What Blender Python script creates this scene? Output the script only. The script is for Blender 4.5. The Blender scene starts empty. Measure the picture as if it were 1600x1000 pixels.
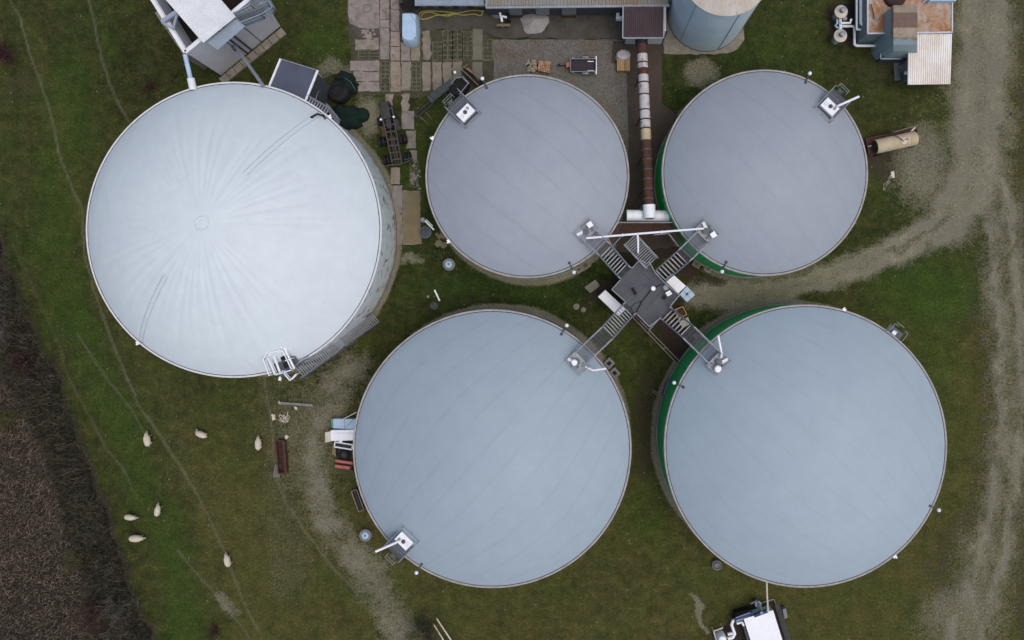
import bpy, math, random
import numpy as np
from mathutils import Vector, Matrix, Quaternion
random.seed(7)
sc = bpy.context.scene
COL = sc.collection
# ------------------------------------------------------------------ camera, sky, sun, exposure
F = 1150.0; CX, CY = 800.0, 500.0; NX, NY = 885.0, 465.0; H = 76.0
cam = bpy.data.objects.new('camera', bpy.data.cameras.new('camera'))
COL.objects.link(cam); sc.camera = cam
cam.location = (0, 0, H)   # looks straight down; the frame is cropped off the lens axis
cam.data.shift_x = (CX-NX)/1600; cam.data.shift_y = -(CY-NY)/1600
cam.data.sensor_width = 36; cam.data.lens = 36*F/1600.0; cam.data.clip_end = 3000
SUN_EL, SUN_AZ = math.radians(72), math.radians(118)
w = bpy.data.worlds.new('World'); sc.world = w; w.use_nodes = True
nt = w.node_tree; bg = nt.nodes['Background']
sky = nt.nodes.new('ShaderNodeTexSky'); sky.sky_type = 'NISHITA'; sky.sun_disc = False
sky.sun_elevation = SUN_EL; sky.sun_rotation = SUN_AZ; sky.dust_density = 4; sky.air_density = 1.0; sky.ozone_density = 1.0
nt.links.new(sky.outputs[0], bg.inputs[0]); bg.inputs[1].default_value = 0.145
sun = bpy.data.objects.new('sun', bpy.data.lights.new('sun', 'SUN')); COL.objects.link(sun)
sun.data.energy = .65; sun.data.angle = math.radians(50); sun.data.color = (1, .96, .91)
sun.rotation_euler = (math.pi/2-SUN_EL, 0, math.pi-SUN_AZ)
sc.view_settings.view_transform = 'Standard'; sc.view_settings.look = 'None'
sc.view_settings.exposure = 0.12; sc.view_settings.gamma = 1; sc.view_settings.use_curve_mapping = False

def P(px, py, z=0.0):
    """point of the world at height z seen at a photo pixel"""
    return Vector(((px-NX)/F*(H-z), -(py-NY)/F*(H-z), z))
def to_px(x, y): return NX+F*x/H, NY-F*y/H

# ------------------------------------------------------------------ materials
def _ramp(nt, fac, a, b, c0=(0,0,0,1), c1=(1,1,1,1)):
    r = nt.nodes.new('ShaderNodeValToRGB'); r.color_ramp.elements[0].position = a; r.color_ramp.elements[1].position = b
    r.color_ramp.elements[0].color = c0; r.color_ramp.elements[1].color = c1
    nt.links.new(fac, r.inputs[0]); return r.outputs[0]
def _mix(nt, fac, a, b, mode='MIX'):
    m = nt.nodes.new('ShaderNodeMix'); m.data_type = 'RGBA'; m.blend_type = mode
    for s, v in ((m.inputs[0], fac), (m.inputs[6], a), (m.inputs[7], b)):
        if isinstance(v, (int, float)): s.default_value = v
        elif isinstance(v, tuple): s.default_value = v+(1,) if len(v) == 3 else v
        else: nt.links.new(v, s)
    return m.outputs[2]
def _math(nt, op, a, b=0.0, c=None, clamp=False):
    m = nt.nodes.new('ShaderNodeMath'); m.operation = op; m.use_clamp = clamp
    for i, v in enumerate((a, b) if c is None else (a, b, c)):
        if isinstance(v, (int, float)): m.inputs[i].default_value = v
        else: nt.links.new(v, m.inputs[i])
    return m.outputs[0]
def _noise(nt, scale, detail=4, rough=.55, vec=None, dist=0):
    n = nt.nodes.new('ShaderNodeTexNoise'); n.inputs['Scale'].default_value = scale
    n.inputs['Detail'].default_value = detail; n.inputs['Roughness'].default_value = rough; n.inputs['Distortion'].default_value = dist
    if vec is not None: nt.links.new(vec, n.inputs['Vector'])
    return n.outputs['Fac']
def _coord(nt, kind='Object'):
    return nt.nodes.new('ShaderNodeTexCoord').outputs[kind]
def _geo(nt): return nt.nodes.new('ShaderNodeNewGeometry')
def newmat(name):
    m = bpy.data.materials.new(name); m.use_nodes = True
    return m, m.node_tree, m.node_tree.nodes['Principled BSDF']
def mk(name, c, c2=None, scale=2.0, rough=.7, metal=0, bump=0, island=0, spots=None, fine=.12, spec=.3):
    """noisy two-tone paint / stone / metal with fine grain; spots = (colour, scale, threshold)"""
    m, nt, b = newmat(name)
    pos = _geo(nt).outputs['Position']
    c2 = c2 or tuple(x*.72 for x in c)
    n = _noise(nt, scale, 6, .6, pos)
    col = _mix(nt, _ramp(nt, n, .32, .68), c, c2)
    g = _noise(nt, 22, 3, .6, pos)
    col = _mix(nt, 1.0, col, _ramp(nt, g, .2, .8, (1-fine,)*3+(1,), (1+fine,)*3+(1,)), 'MULTIPLY')
    if island:
        ri = _geo(nt).outputs['Random Per Island']
        col = _mix(nt, 1.0, col, _ramp(nt, ri, 0, 1, (1-island,)*3+(1,), (1+island,)*3+(1,)), 'MULTIPLY')
    if spots:
        s = _noise(nt, spots[1], 5, .65, pos)
        col = _mix(nt, _ramp(nt, s, spots[2], spots[2]+.1), col, spots[0])
    nt.links.new(col, b.inputs['Base Color'])
    b.inputs['Roughness'].default_value = rough; b.inputs['Metallic'].default_value = metal
    b.inputs['Specular IOR Level'].default_value = spec
    if bump:
        bp = nt.nodes.new('ShaderNodeBump'); bp.inputs['Strength'].default_value = bump; bp.inputs['Distance'].default_value = .05
        nt.links.new(g, bp.inputs['Height']); nt.links.new(bp.outputs[0], b.inputs['Normal'])
    return m
M = {}
M['galv'] = mk('galvanised_steel', (.29,.31,.335), (.21,.23,.25), 3, .5, .3)
M['galvdark'] = mk('weathered_grating', (.13,.14,.16), (.09,.10,.12), 3, .6, .3)
M['rail'] = mk('handrail_steel', (.25,.27,.295), (.17,.19,.21), 4, .5, .3)
M['white'] = mk('white_paint', (.78,.79,.80), (.66,.67,.68), 1.5, .5, spots=((.45,.42,.36), 3.5, .66))
M['whiteclean'] = mk('white_enamel', (.85,.86,.88), (.78,.79,.81), 1.0, .45)
M['cream'] = mk('cream_sheet', (.62,.56,.46), (.5,.44,.35), 1.2, .6)
M['beige'] = mk('weathered_concrete', (.27,.24,.19), (.18,.16,.13), 1.5, .9, bump=.3, spots=((.07,.07,.045), 2.5, .6))
M['concrete'] = mk('grey_concrete', (.23,.23,.22), (.15,.15,.145), 1.0, .9, bump=.3, spots=((.08,.085,.06), 1.5, .62))
M['rust'] = mk('rusty_steel', (.10,.040,.026), (.05,.026,.02), 3, .85, spots=((.20,.08,.035), 4, .6))
M['darkrust'] = mk('dark_rust', (.035,.020,.018), (.055,.028,.022), 4, .85)
M['black'] = mk('black_rubber', (.008,.008,.009), (.014,.014,.015), 4, .8)
M['darksteel'] = mk('dark_machine_steel', (.030,.030,.033), (.055,.050,.048), 6, .6, .2)
M['darkgrey'] = mk('dark_grey_paint', (.05,.055,.06), (.07,.075,.085), 3, .6)
M['wood'] = mk('weathered_wood', (.23,.17,.11), (.15,.11,.075), 5, .9, island=.3)
M['freshwood'] = mk('pine_wood', (.42,.27,.13), (.33,.2,.09), 5, .85, island=.25)
M['green'] = mk('green_tank_wall', (.045,.46,.14), (.035,.36,.11), 1.2, .6, fine=.2)
M['wallgrey'] = mk('grey_tank_wall', (.25,.23,.20), (.15,.13,.11), .9, .9)
M['deck'] = mk('dark_deck_sheeting', (.070,.075,.088), (.095,.097,.105), .9, .75, spots=((.12,.12,.12), .7, .62))
M['netgreen'] = mk('dark_green_net', (.006,.020,.014), (.003,.010,.008), 2.5, .9, fine=.3)
M['blueplastic'] = mk('pale_blue_cover', (.42,.55,.68), (.34,.47,.60), 1.5, .5)
M['bluegrey'] = mk('blue_grey_sheet', (.28,.34,.39), (.22,.27,.32), 1.0, .6)
M['yellow'] = mk('yellow_hose', (.42,.36,.07), (.30,.26,.06), 3, .6)
M['redbox'] = mk('faded_red_plastic', (.42,.15,.10), (.30,.09,.06), 3, .6)
M['brickred'] = mk('terracotta_bricks', (.42,.24,.15), (.32,.17,.10), 5, .9, island=.3)
M['tanpaint'] = mk('stained_cream_paint', (.50,.42,.30), (.40,.30,.17), .7, .5, spots=((.25,.14,.06), 2, .62))
M['pile'] = mk('pale_sand', (.36,.34,.33), (.28,.265,.255), 3, .95, bump=.5, fine=.3)
M['glass'] = mk('dark_glazing', (.02,.025,.04), None, 2, .2)
M['interior'] = mk('near_black_bin_floor', (.010,.008,.007), (.02,.015,.01), 2, .95)
M['greenpaint'] = mk('faded_green_plastic', (.12,.28,.22), (.08,.2,.15), 3, .6)
M['palewall'] = mk('pale_rendered_wall', (.58,.59,.61), (.47,.475,.49), .35, .7, fine=.05)
M['soil'] = mk('bare_brown_soil', (.042,.027,.019), (.03,.021,.015), 1.3, .95, bump=.6, fine=.45, spots=((.075,.05,.035), 5, .62))

def rust_roof():
    m, nt, b = newmat('rust_stained_roof'); pos = _geo(nt).outputs['Position']
    n = _noise(nt, .55, 6, .65, pos, .6); n2 = _noise(nt, 1.7, 6, .7, pos)
    col = _mix(nt, _ramp(nt, n, .38, .56), (.40,.34,.27), (.33,.135,.045))
    col = _mix(nt, _ramp(nt, n2, .52, .7), col, (.19,.085,.035))
    nt.links.new(col, b.inputs['Base Color']); b.inputs['Roughness'].default_value = .8; return m
M['rustroof'] = rust_roof()

def corr_mat(name, ca, cb, sc_=1.0):
    m, nt, b = newmat(name); pos = _geo(nt).outputs['Position']
    n = _noise(nt, sc_, 6, .65, pos)
    ri = _geo(nt).outputs['Random Per Island']
    col = _mix(nt, _ramp(nt, n, .35, .65), ca, cb)
    col = _mix(nt, 1.0, col, _ramp(nt, ri, 0, 1, (.82,.82,.82,1), (1.1,1.1,1.1,1)), 'MULTIPLY')
    nt.links.new(col, b.inputs['Base Color']); b.inputs['Roughness'].default_value = .55; return m
M['corrwhite'] = corr_mat('white_corrugated_sheet', (.70,.72,.73), (.62,.64,.65), .5)
M['corrcream'] = corr_mat('cream_corrugated_sheet', (.80,.78,.74), (.66,.58,.47), .35)
M['corrred'] = corr_mat('dark_red_corrugated_sheet', (.050,.024,.030), (.032,.018,.024), .8)
M['corrhall'] = corr_mat('mossy_corrugated_sheet', (.22,.23,.21), (.20,.15,.09), .25)

def membrane(name, base, tint, seam_dir, seam_gap, seam_strength, center, R, warp=.012, folds=False):
    m, nt, b = newmat(name); pos = _geo(nt).outputs['Position']
    n = _noise(nt, .12, 3, .5, pos); n2 = _noise(nt, .7, 6, .7, pos); n3 = _noise(nt, 3.5, 5, .7, pos)
    col = _mix(nt, _ramp(nt, n, .3, .7), base, tint)
    col = _mix(nt, 1.0, col, _ramp(nt, n2, .25, .75, (.94,.94,.945,1), (1.045,1.045,1.04,1)), 'MULTIPLY')
    col = _mix(nt, _ramp(nt, n3, .64, .8), col, tuple(x*.86 for x in base)); v3 = nt.nodes.new('ShaderNodeTexVoronoi'); v3.inputs['Scale'].default_value = .55; nt.links.new(pos, v3.inputs['Vector']); col = _mix(nt, _ramp(nt, v3.outputs['Distance'], .03, .07, (.22,.22,.22,1), (0,0,0,1)), col, tuple(x*.6 for x in base))
    # welded panel seams: bands across the sheet, bowed by the dome
    sep = nt.nodes.new('ShaderNodeSeparateXYZ'); nt.links.new(pos, sep.inputs[0])
    x = _math(nt, 'SUBTRACT', sep.outputs[0], center.x); y = _math(nt, 'SUBTRACT', sep.outputs[1], center.y)
    c, s = math.cos(seam_dir), math.sin(seam_dir)
    u = _math(nt, 'ADD', _math(nt, 'MULTIPLY', x, c), _math(nt, 'MULTIPLY', y, s))
    v = _math(nt, 'ADD', _math(nt, 'MULTIPLY', x, -s), _math(nt, 'MULTIPLY', y, c))
    bow = _math(nt, 'MULTIPLY', _math(nt, 'MULTIPLY', u, u), warp)
    vv = _math(nt, 'MULTIPLY', v, _math(nt, 'ADD', 1.0, _math(nt, 'MULTIPLY', bow, .25)))
    vv = _math(nt, 'ADD', vv, _math(nt, 'MULTIPLY', n, .9))
    fr = _math(nt, 'FRACT', _math(nt, 'DIVIDE', vv, seam_gap))
    d = _math(nt, 'ABSOLUTE', _math(nt, 'SUBTRACT', fr, .5))
    line = _ramp(nt, d, 0.0, .10, (1,1,1,1), (0,0,0,1))
    patch = _ramp(nt, _noise(nt, .2, 3, .5, pos), .30, .55, (.25,.25,.25,1))
    lf = _math(nt, 'MULTIPLY', _math(nt, 'MULTIPLY', line, patch), seam_strength)
    col = _mix(nt, lf, col, tuple(x*.70 for x in base))
    nt.links.new(col, b.inputs['Base Color']); b.inputs['Roughness'].default_value = .55; b.inputs['Specular IOR Level'].default_value = .3
    bp = nt.nodes.new('ShaderNodeBump'); bp.inputs['Strength'].default_value = .25; bp.inputs['Distance'].default_value = .15
    nt.links.new(n2, bp.inputs['Height']); nt.links.new(bp.outputs[0], b.inputs['Normal'])
    return m

# ------------------------------------------------------------------ mesh helpers
def rot2(v, a): return Vector((v.x*math.cos(a)-v.y*math.sin(a), v.x*math.sin(a)+v.y*math.cos(a), v.z))
class MB:
    def __init__(s): s.v = []; s.f = []
    def add(s, vs, fs):
        o = len(s.v); s.v += [Vector(x) for x in vs]; s.f += [tuple(i+o for i in f) for f in fs]; return s
    def prism(s, top, zb):
        """top: list of Vectors (clockwise or not), straight down to zb (number or list of Vectors)"""
        n = len(top); bot = [Vector((p.x, p.y, zb)) for p in top] if isinstance(zb, (int, float)) else zb
        ar = sum(top[i].x*top[(i+1) % n].y-top[(i+1) % n].x*top[i].y for i in range(n))
        if ar < 0: top = top[::-1]; bot = bot[::-1]
        fs = [tuple(range(n)), tuple(range(2*n-1, n-1, -1))]
        fs += [(i, i+n, (i+1) % n+n, (i+1) % n) for i in range(n)]
        return s.add(list(top)+list(bot), fs)
    def box(s, c, size, rz=0, tilt=0):
        x, y, z = [k/2 for k in size]; vs = []
        for dz in (-z, z):
            for dx, dy in ((-x,-y),(x,-y),(x,y),(-x,y)):
                vs.append(Vector(c)+rot2(Vector((dx, dy, dz+dx*math.tan(tilt))), rz))
        return s.add(vs, [(3,2,1,0),(4,5,6,7),(0,1,5,4),(1,2,6,5),(2,3,7,6),(3,0,4,7)])
    def bar(s, a, b, w=.05, h=None):
        a, b = Vector(a), Vector(b); h = h or w; d = (b-a)
        if d.length < 1e-6: return s
        d.normalize(); up = Vector((0,0,1)) if abs(d.z) < .95 else Vector((0,1,0))
        x = d.cross(up).normalized()*w/2; y = x.cross(d).normalized()*h/2
        vs = [a-x-y, a+x-y, a+x+y, a-x+y, b-x-y, b+x-y, b+x+y, b-x+y]
        return s.add(vs, [(3,2,1,0),(4,5,6,7),(0,1,5,4),(1,2,6,5),(2,3,7,6),(3,0,4,7)])
    def tube(s, pts, r, n=10, cap=True):
        pts = [Vector(p) for p in pts]; rs = r if isinstance(r, (list, tuple)) else [r]*len(pts)
        o = len(s.v); ref = None
        for i, p in enumerate(pts):
            d = ((pts[min(i+1, len(pts)-1)]-pts[i]).normalized()+(pts[i]-pts[max(i-1, 0)]).normalized()).normalized()
            up = ref if ref is not None and abs(ref.dot(d)) < .95 else (Vector((0,0,1)) if abs(d.z) < .9 else Vector((1,0,0)))
            x = d.cross(up).normalized(); y = x.cross(d).normalized(); ref = y
            for k in range(n):
                a = 2*math.pi*k/n; s.v.append(p+x*math.cos(a)*rs[i]+y*math.sin(a)*rs[i])
        for i in range(len(pts)-1):
            for k in range(n):
                a, b = o+i*n+k, o+i*n+(k+1) % n
                s.f.append((a, b, b+n, a+n))
        if cap:
            s.f.append(tuple(o+k for k in range(n))[::-1]); s.f.append(tuple(o+(len(pts)-1)*n+k for k in range(n)))
        return s
    def lathe(s, c, prof, n=24, a0=0, a1=None, closed=True):
        """prof: list of (r, z) bottom to top"""
        c = Vector(c); o = len(s.v); full = a1 is None
        N = n if full else n+1
        for r, z in prof:
            for k in range(N):
                a = (a0 + (2*math.pi if full else a1-a0)*k/n); s.v.append(c+Vector((r*math.cos(a), r*math.sin(a), z)))
        for i in range(len(prof)-1):
            for k in range(n):
                a = o+i*N+k; b = o+i*N+(k+1) % N; s.f.append((a, b, b+N, a+N))
        if full and closed:
            if prof[-1][0] > 1e-4: s.f.append(tuple(o+(len(prof)-1)*N+k for k in range(n)))
            if prof[0][0] > 1e-4: s.f.append(tuple(o+k for k in range(n))[::-1])
        return s
    def corr(s, a, b, c, d, n, amp=.05, th=.03):
        """corrugated sheet a-b-c-d (top view), ridges run a->d, n ridges along a->b"""
        a, b, c, d = [Vector(x) for x in (a, b, c, d)]; o = len(s.v); m = n*4
        for t in (0, -th):
            for i in range(m+1):
                u = i/m; zz = amp*(1 if (i % 4) in (1, 2) else 0)
                for p, q in ((a, b), (d, c)):
                    x = p.lerp(q, u); s.v.append(Vector((x.x, x.y, x.z+zz+t)))
        L = (m+1)*2
        for i in range(m):
            k = o+i*2; s.f.append((k, k+2, k+3, k+1)); s.f.append((k+L+1, k+L+3, k+L+2, k+L))
            s.f.append((k, k+L, k+L+2, k+2)); s.f.append((k+1, k+3, k+L+3, k+L+1))
        return s
    def grate(s, a, b, c, d, n, w=.03, h=.04, m=0):
        """bars from edge a-d to edge b-c"""
        a, b, c, d = [Vector(x) for x in (a, b, c, d)]
        for i in range(n+1):
            t = i/n; s.bar(a.lerp(d, t), b.lerp(c, t), w, h)
        for i in range(m+1 if m else 0):
            t = i/m; dz = Vector((0,0,-.012)); s.bar(a.lerp(b, t)+dz, d.lerp(c, t)+dz, w, h)
        return s
    def build(s, name, mat, parent=None, smooth=False, label=None, tag=None, loc=None, kind=None, extra=None):
        if parent is not None:
            root = parent
            while root.parent: root = root.parent
            L = Vector(root.get('_b', root.location))
        else:
            if loc is None:
                xs = [v.x for v in s.v]; ys = [v.y for v in s.v]
                loc = Vector(((min(xs)+max(xs))/2, (min(ys)+max(ys))/2, min(v.z for v in s.v)))
            L = Vector(loc)
        me = bpy.data.meshes.new(name); me.from_pydata([v-L for v in s.v], [], s.f)
        for mm in (mat if isinstance(mat, list) else [mat]): me.materials.append(M[mm] if isinstance(mm, str) else mm)
        if smooth:
            me.polygons.foreach_set('use_smooth', [True]*len(me.polygons))
            if smooth == 'auto': me.set_sharp_from_angle(angle=math.radians(35))
        me.update()
        o = bpy.data.objects.new(name, me); COL.objects.link(o)
        if parent is not None: o.parent = parent
        else: o.location = L
        if label: o['label'] = label
        if tag:
            o['label'], o['category'] = tag[0], tag[1]
            if len(tag) > 2: o['group'] = tag[2]
        if kind: o['kind'] = kind
        return o
def thing(name, label, cat, loc=(0,0,0), group=None, rz=0):
    o = bpy.data.objects.new(name, None); COL.objects.link(o); o.empty_display_size = .3
    o.location = loc; o.rotation_euler = (0, 0, rz); o['label'] = label; o['category'] = cat
    if group: o['group'] = group
    return o
def dup(root, loc, rz, label=None, scale=None, drop=()):
    r = root.copy(); COL.objects.link(r); r.location = loc; r.rotation_euler = (0, 0, rz)
    if scale: r.scale = scale
    if label: r['label'] = label
    for ch in list(root.children):
        if ch.name.split('.')[0] in drop: continue
        c = ch.copy(); COL.objects.link(c); c.parent = r
        for g in list(ch.children):
            d = g.copy(); COL.objects.link(d); d.parent = c
    return r
def PP(lst, z=None): return [P(*p) if len(p) == 3 else P(p[0], p[1], z) for p in lst]
def ang(a, b): return math.atan2(b.y-a.y, b.x-a.x)

# ------------------------------------------------------------------ numpy noise
rng = np.random.RandomState(3); LAT = rng.rand(256, 256)
def vn(x, y, s=0):
    xi = np.floor(x).astype(int); yi = np.floor(y).astype(int); fx = x-xi; fy = y-yi
    fx = fx*fx*(3-2*fx); fy = fy*fy*(3-2*fy); xi += s*17; yi += s*31
    g = lambda i, j: LAT[i % 256, j % 256]
    return (g(xi, yi)*(1-fx)+g(xi+1, yi)*fx)*(1-fy)+(g(xi, yi+1)*(1-fx)+g(xi+1, yi+1)*fx)*fy
def fbm(x, y, s=0, o=4):
    r = 0; a = .5; t = 0
    for i in range(o): r = r+a*vn(x*2**i, y*2**i, s+i); t += a; a *= .55
    return r/t
def sstep(a, b, x): t = np.clip((x-a)/(b-a), 0, 1); return t*t*(3-2*t)
def pline(X, Y, pts):
    """(distance / local width) to a polyline of (x, y, w)"""
    best = np.full(X.shape, 1e9)
    for (x0, y0, w0), (x1, y1, w1) in zip(pts, pts[1:]):
        dx, dy = x1-x0, y1-y0; L = dx*dx+dy*dy
        t = np.clip(((X-x0)*dx+(Y-y0)*dy)/L, 0, 1)
        d = np.hypot(X-x0-t*dx, Y-y0-t*dy)/(w0+(w1-w0)*t); best = np.minimum(best, d)
    return best
def poly_in(X, Y, pts):
    ins = np.zeros(X.shape, bool); n = len(pts); j = n-1
    for i in range(n):
        xi, yi = pts[i]; xj, yj = pts[j]
        with np.errstate(divide='ignore', invalid='ignore'):
            c = ((yi > Y) != (yj > Y)) & (X < (xj-xi)*(Y-yi)/((yj-yi) if yj != yi else 1e-9)+xi)
        ins ^= c; j = i
    return ins
def ell(X, Y, cx, cy, rx, ry, a=0):
    c, s = math.cos(math.radians(a)), math.sin(math.radians(a)); u = (X-cx)*c+(Y-cy)*s; v = -(X-cx)*s+(Y-cy)*c
    return np.sqrt((u/rx)**2+(v/ry)**2)

# ------------------------------------------------------------------ tanks: pixel centre and radius of each rim
RIM = 6.08
TK = dict(a=(365.5,359,230.5,RIM), b=(824,275.5,158.5,RIM), c=(1195,270,160.5,RIM), d=(769,701,217,RIM), e=(1258.5,697,220.5,RIM))
def tank_world(k):
    x, y, r, z = TK[k]; q = [P(x+r*math.cos(i*math.pi/8), y+r*math.sin(i*math.pi/8), z) for i in range(16)]
    c = sum(q, Vector())/16; c.z = 0; return c, sum((Vector((p.x, p.y, 0))-c).length for p in q)/16

# ------------------------------------------------------------------ ground
TRACK = [(1085,462,22),(1150,464,26),(1215,458,22),(1290,432,22),(1370,404,20),(1430,378,23),(1485,340,44),(1525,280,52),(1533,180,50),(1536,80,48),(1540,-60,48)]
LTRACK = [(560,570,24),(530,600,34),(505,650,34),(492,720,24),(500,790,24),(530,840,28),(575,895,28),(610,955,27),(640,1040,27)]
RROAD = [(1560,300,40),(1572,420,42),(1580,560,40),(1578,700,40),(1560,820,46),(1530,930,58),(1490,1060,64)]
def hedge_edge(Y): return np.interp(Y, [300,380,480,600,700,800,920,1000,1100], [-30,5,42,98,134,168,212,243,285])
def masks(X, Y):
    jx = (fbm(X/22, Y/22, 1)-.5)*26; jy = (fbm(X/22, Y/22, 5)-.5)*26
    x, y = X+jx, Y+jy
    big = fbm(X/130, Y/130, 9, 3); mid = fbm(X/34, Y/34, 12, 4); fin = fbm(X/9, Y/9, 14, 3)
    dT = pline(x, y, TRACK); g = sstep(1.6, .4, dT)*(.60+.58*fbm(X/17, Y/17, 71))*(.74+.38*np.exp(-((dT-.45)/.17)**2))
    # grassy middle of the track at the bend
    g *= 1-.30*sstep(.5, .1, pline(x, y, [(1300,415,14),(1400,388,14),(1480,345,16)]))
    g = np.maximum(g, sstep(1.7, .2, pline(x, y, LTRACK))*(.15+.78*fbm(X/20, Y/20, 75)))
    g = np.maximum(g, sstep(1.3, .2, ell(x, y, 485, 680, 70, 130))*.36)
    dR = pline(x, y, RROAD); g = np.maximum(g, sstep(1.6, .2, dR)*(.20+.78*fbm(X/12, Y/30, 77))*(.76+.42*np.exp(-((dR-.42)/.16)**2)))
    g = np.maximum(g, sstep(1.2, .3, ell(x, y, 1440, 260, 60, 90))*.58)
    g = np.maximum(g, sstep(1.2, .3, ell(x, y, 1500, 960, 90, 70, -30))*.5)
    g = np.maximum(g, sstep(1.2, .4, ell(x, y, 1095, 112, 34, 30))*.6)
    g = np.maximum(g, sstep(1.2, .4, ell(x, y, 572, 180, 26, 42))*.62)
    g = np.maximum(g, sstep(1.2, .4, ell(x, y, 520, 108, 34, 16))*.5)
    g = np.maximum(g, sstep(1.2, .4, ell(x, y, 640, 405, 26, 11))*.6)
    g = np.maximum(g, sstep(1.25, .4, pline(x, y, [(1083,925,5),(1090,950,6),(1108,985,6)]))*.6)
    g = np.maximum(g, sstep(1.3, .4, ell(x, y, 352, 940, 12, 30, -30))*.5)
    ring = np.zeros_like(X)
    for k, (wd, lo) in dict(a=(9,.8), b=(10,.75), c=(9,.55), d=(9,.72), e=(9,.75)).items():
        cw, Rw = tank_world(k); bx, by = to_px(np.array([cw.x]), np.array([cw.y])); ex, ey = to_px(np.array([cw.x+Rw]), np.array([cw.y])); fx_, fy_ = to_px(np.array([cw.x-Rw]), np.array([cw.y]))
        d = np.hypot(X-(ex[0]+fx_[0])/2, Y-by[0])-(ex[0]-fx_[0])/2
        ring = np.maximum(ring, sstep(wd+3+5*(mid-.5)*2, wd-3, d)*lo)
    dirt = sstep(1.5, .2, pline(x, y, [(1012,590,26),(1003,650,24),(1010,740,22)]))*.72
    dirt = np.maximum(dirt, sstep(1.2, .3, ell(x, y, 1020, 480, 70, 60))*.9)
    dirt = np.maximum(dirt, sstep(1.2, .3, ell(x, y, 1110, 440, 50, 26))*.9)
    dirt = np.maximum(dirt, sstep(1.3, .3, ell(x, y, 1390, 255, 60, 34))*.95)
    dirt = np.maximum(dirt, sstep(1.3, .3, ell(x, y, 1470, 270, 50, 40))*.7)
    dirt = np.maximum(dirt, sstep(1.3, .3, ell(x, y, 1370, 110, 70, 34))*.6)
    dirt = np.maximum(dirt, sstep(1.3, .3, ell(x, y, 1010, 90, 40, 70))*.5)
    dirt = np.maximum(dirt, sstep(1.3, .3, pline(x, y, [(1560,350,58),(1545,460,56),(1555,600,50),(1550,760,50),(1480,900,80)]))*.58)
    dirt = np.maximum(dirt, sstep(1.3, .3, pline(x, y, [(1598,-20,24),(1598,420,22),(1600,1000,20)]))*.62)
    dirt = np.maximum(dirt, sstep(1.3, .3, ell(x, y, 235, 70, 70, 100))*.45*(.5+mid))
    dirt = np.maximum(dirt, sstep(1.3, .3, ell(x, y, 30, 130, 40, 60))*.55)
    dirt = dirt*.84
    hx = X-hedge_edge(Y)
    dirt = np.maximum(dirt, sstep(16, -18, hx+(mid-.5)*34)*1.2)
    dirt = np.maximum(dirt, sstep(1.3, .3, ell(x, y, 740, 470, 120, 14))*.5)
    dry = .42+.5*(big-.5)
    dry += .42*sstep(420, 800, Y)*sstep(250, 400, X)+.25*sstep(1380,1500,X)
    dry += .30*sstep(1.4, .2, pline(x, y, [(60,60,20),(110,300,22),(200,540,30),(300,700,60),(400,880,70)]))
    dry += .45*sstep(1560, 1600, X); dry += .25*sstep(1.4, .3, ell(x, y, 1380, 940, 150, 60))
    dry -= .35*sstep(1.4, .4, ell(x, y, 850, 450, 160, 40)); dry -= .2*sstep(500, 100, Y)*sstep(160, 20, abs(X-1120))
    lush = .10+.35*(mid-.4)
    lush += .75*sstep(1.3, .3, ell(x, y, 1460, 455, 110, 70))+.4*sstep(1.3, .3, ell(x, y, 1450, 620, 60, 130))
    lush += .4*sstep(1.4, .3, pline(x, y, [(110,120,40),(80,400,40),(160,600,34),(260,850,34),(300,1000,34)]))*1.35
    lush += .5*sstep(1.3, .3, ell(x, y, 500, 75, 50, 40))+.35*sstep(1.3, .3, ell(x, y, 760, 455, 150, 34))
    lush += .35*sstep(1.3, .3, ell(x, y, 640, 270, 30, 90))+.35*sstep(1.3, .3, ell(x, y, 700, 175, 36, 60))
    lush += .3*sstep(1.3, .3, ell(x, y, 170, 30, 40, 60))+.25*sstep(1.3, .3, ell(x, y, 1200, 60, 90, 60))
    lush += .35*sstep(1.3, .3, ell(x, y, 1010, 800, 40, 70))+.3*sstep(1.3,.3,ell(x,y,970,590,36,60))
    tr = np.zeros_like(X); tx = X+(fbm(X/14, Y/14, 21)-.5)*5
    for pts, s in (([(15,0),(32,30),(45,80),(62,125),(80,180),(92,240),(108,280),(128,330),(133,400),(146,450),(166,510),(186,560),(215,630),(250,680),(290,742),(322,800),(345,850),(365,900),(385,950),(405,990)], .65),
                   ([(140,0),(150,50),(160,95),(170,125),(186,165),(200,190)], .6),
                   ([(95,560),(112,600),(140,650),(165,700),(190,730),(216,780)], .35),
                   ([(278,860),(300,890),(330,920),(360,955),(392,1000)], .5), ([(120,520),(135,545),(165,590),(205,640),(228,680)], .5),
                   ([(412,590),(424,650),(428,700),(430,745),(450,790),(480,835),(515,880),(560,930)], .6),
                   ([(20,380),(48,440),(75,500),(100,560)], .2), ([(370,760),(400,790),(470,860)], .15)):
        tr = np.maximum(tr, s*np.exp(-(pline(tx, Y, [(a, b, 1.15) for a, b in pts]))**2*.7)*(.45+.9*fin))
    worn = sstep(1.4, .2, pline(x, y, [(410,570,30),(445,700,60),(450,900,60)]))*.42
    worn = np.maximum(worn, sstep(1.2,.3,pline(x,y,[(250,690,60),(330,760,60),(420,900,60)]))*.25)
    return dict(gravel=np.maximum(g, ring), dirt=dirt, dry=dry+worn*.3, lush=lush, trail=tr, worn=worn, reed=sstep(6, -10, X-np.interp(Y, [560,620,700,850,1000,1100], [-20,30,70,115,150,170])+(mid-.5)*30))
ATTRS = ('gravel','dirt','dry','lush','trail','worn','reed')
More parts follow.
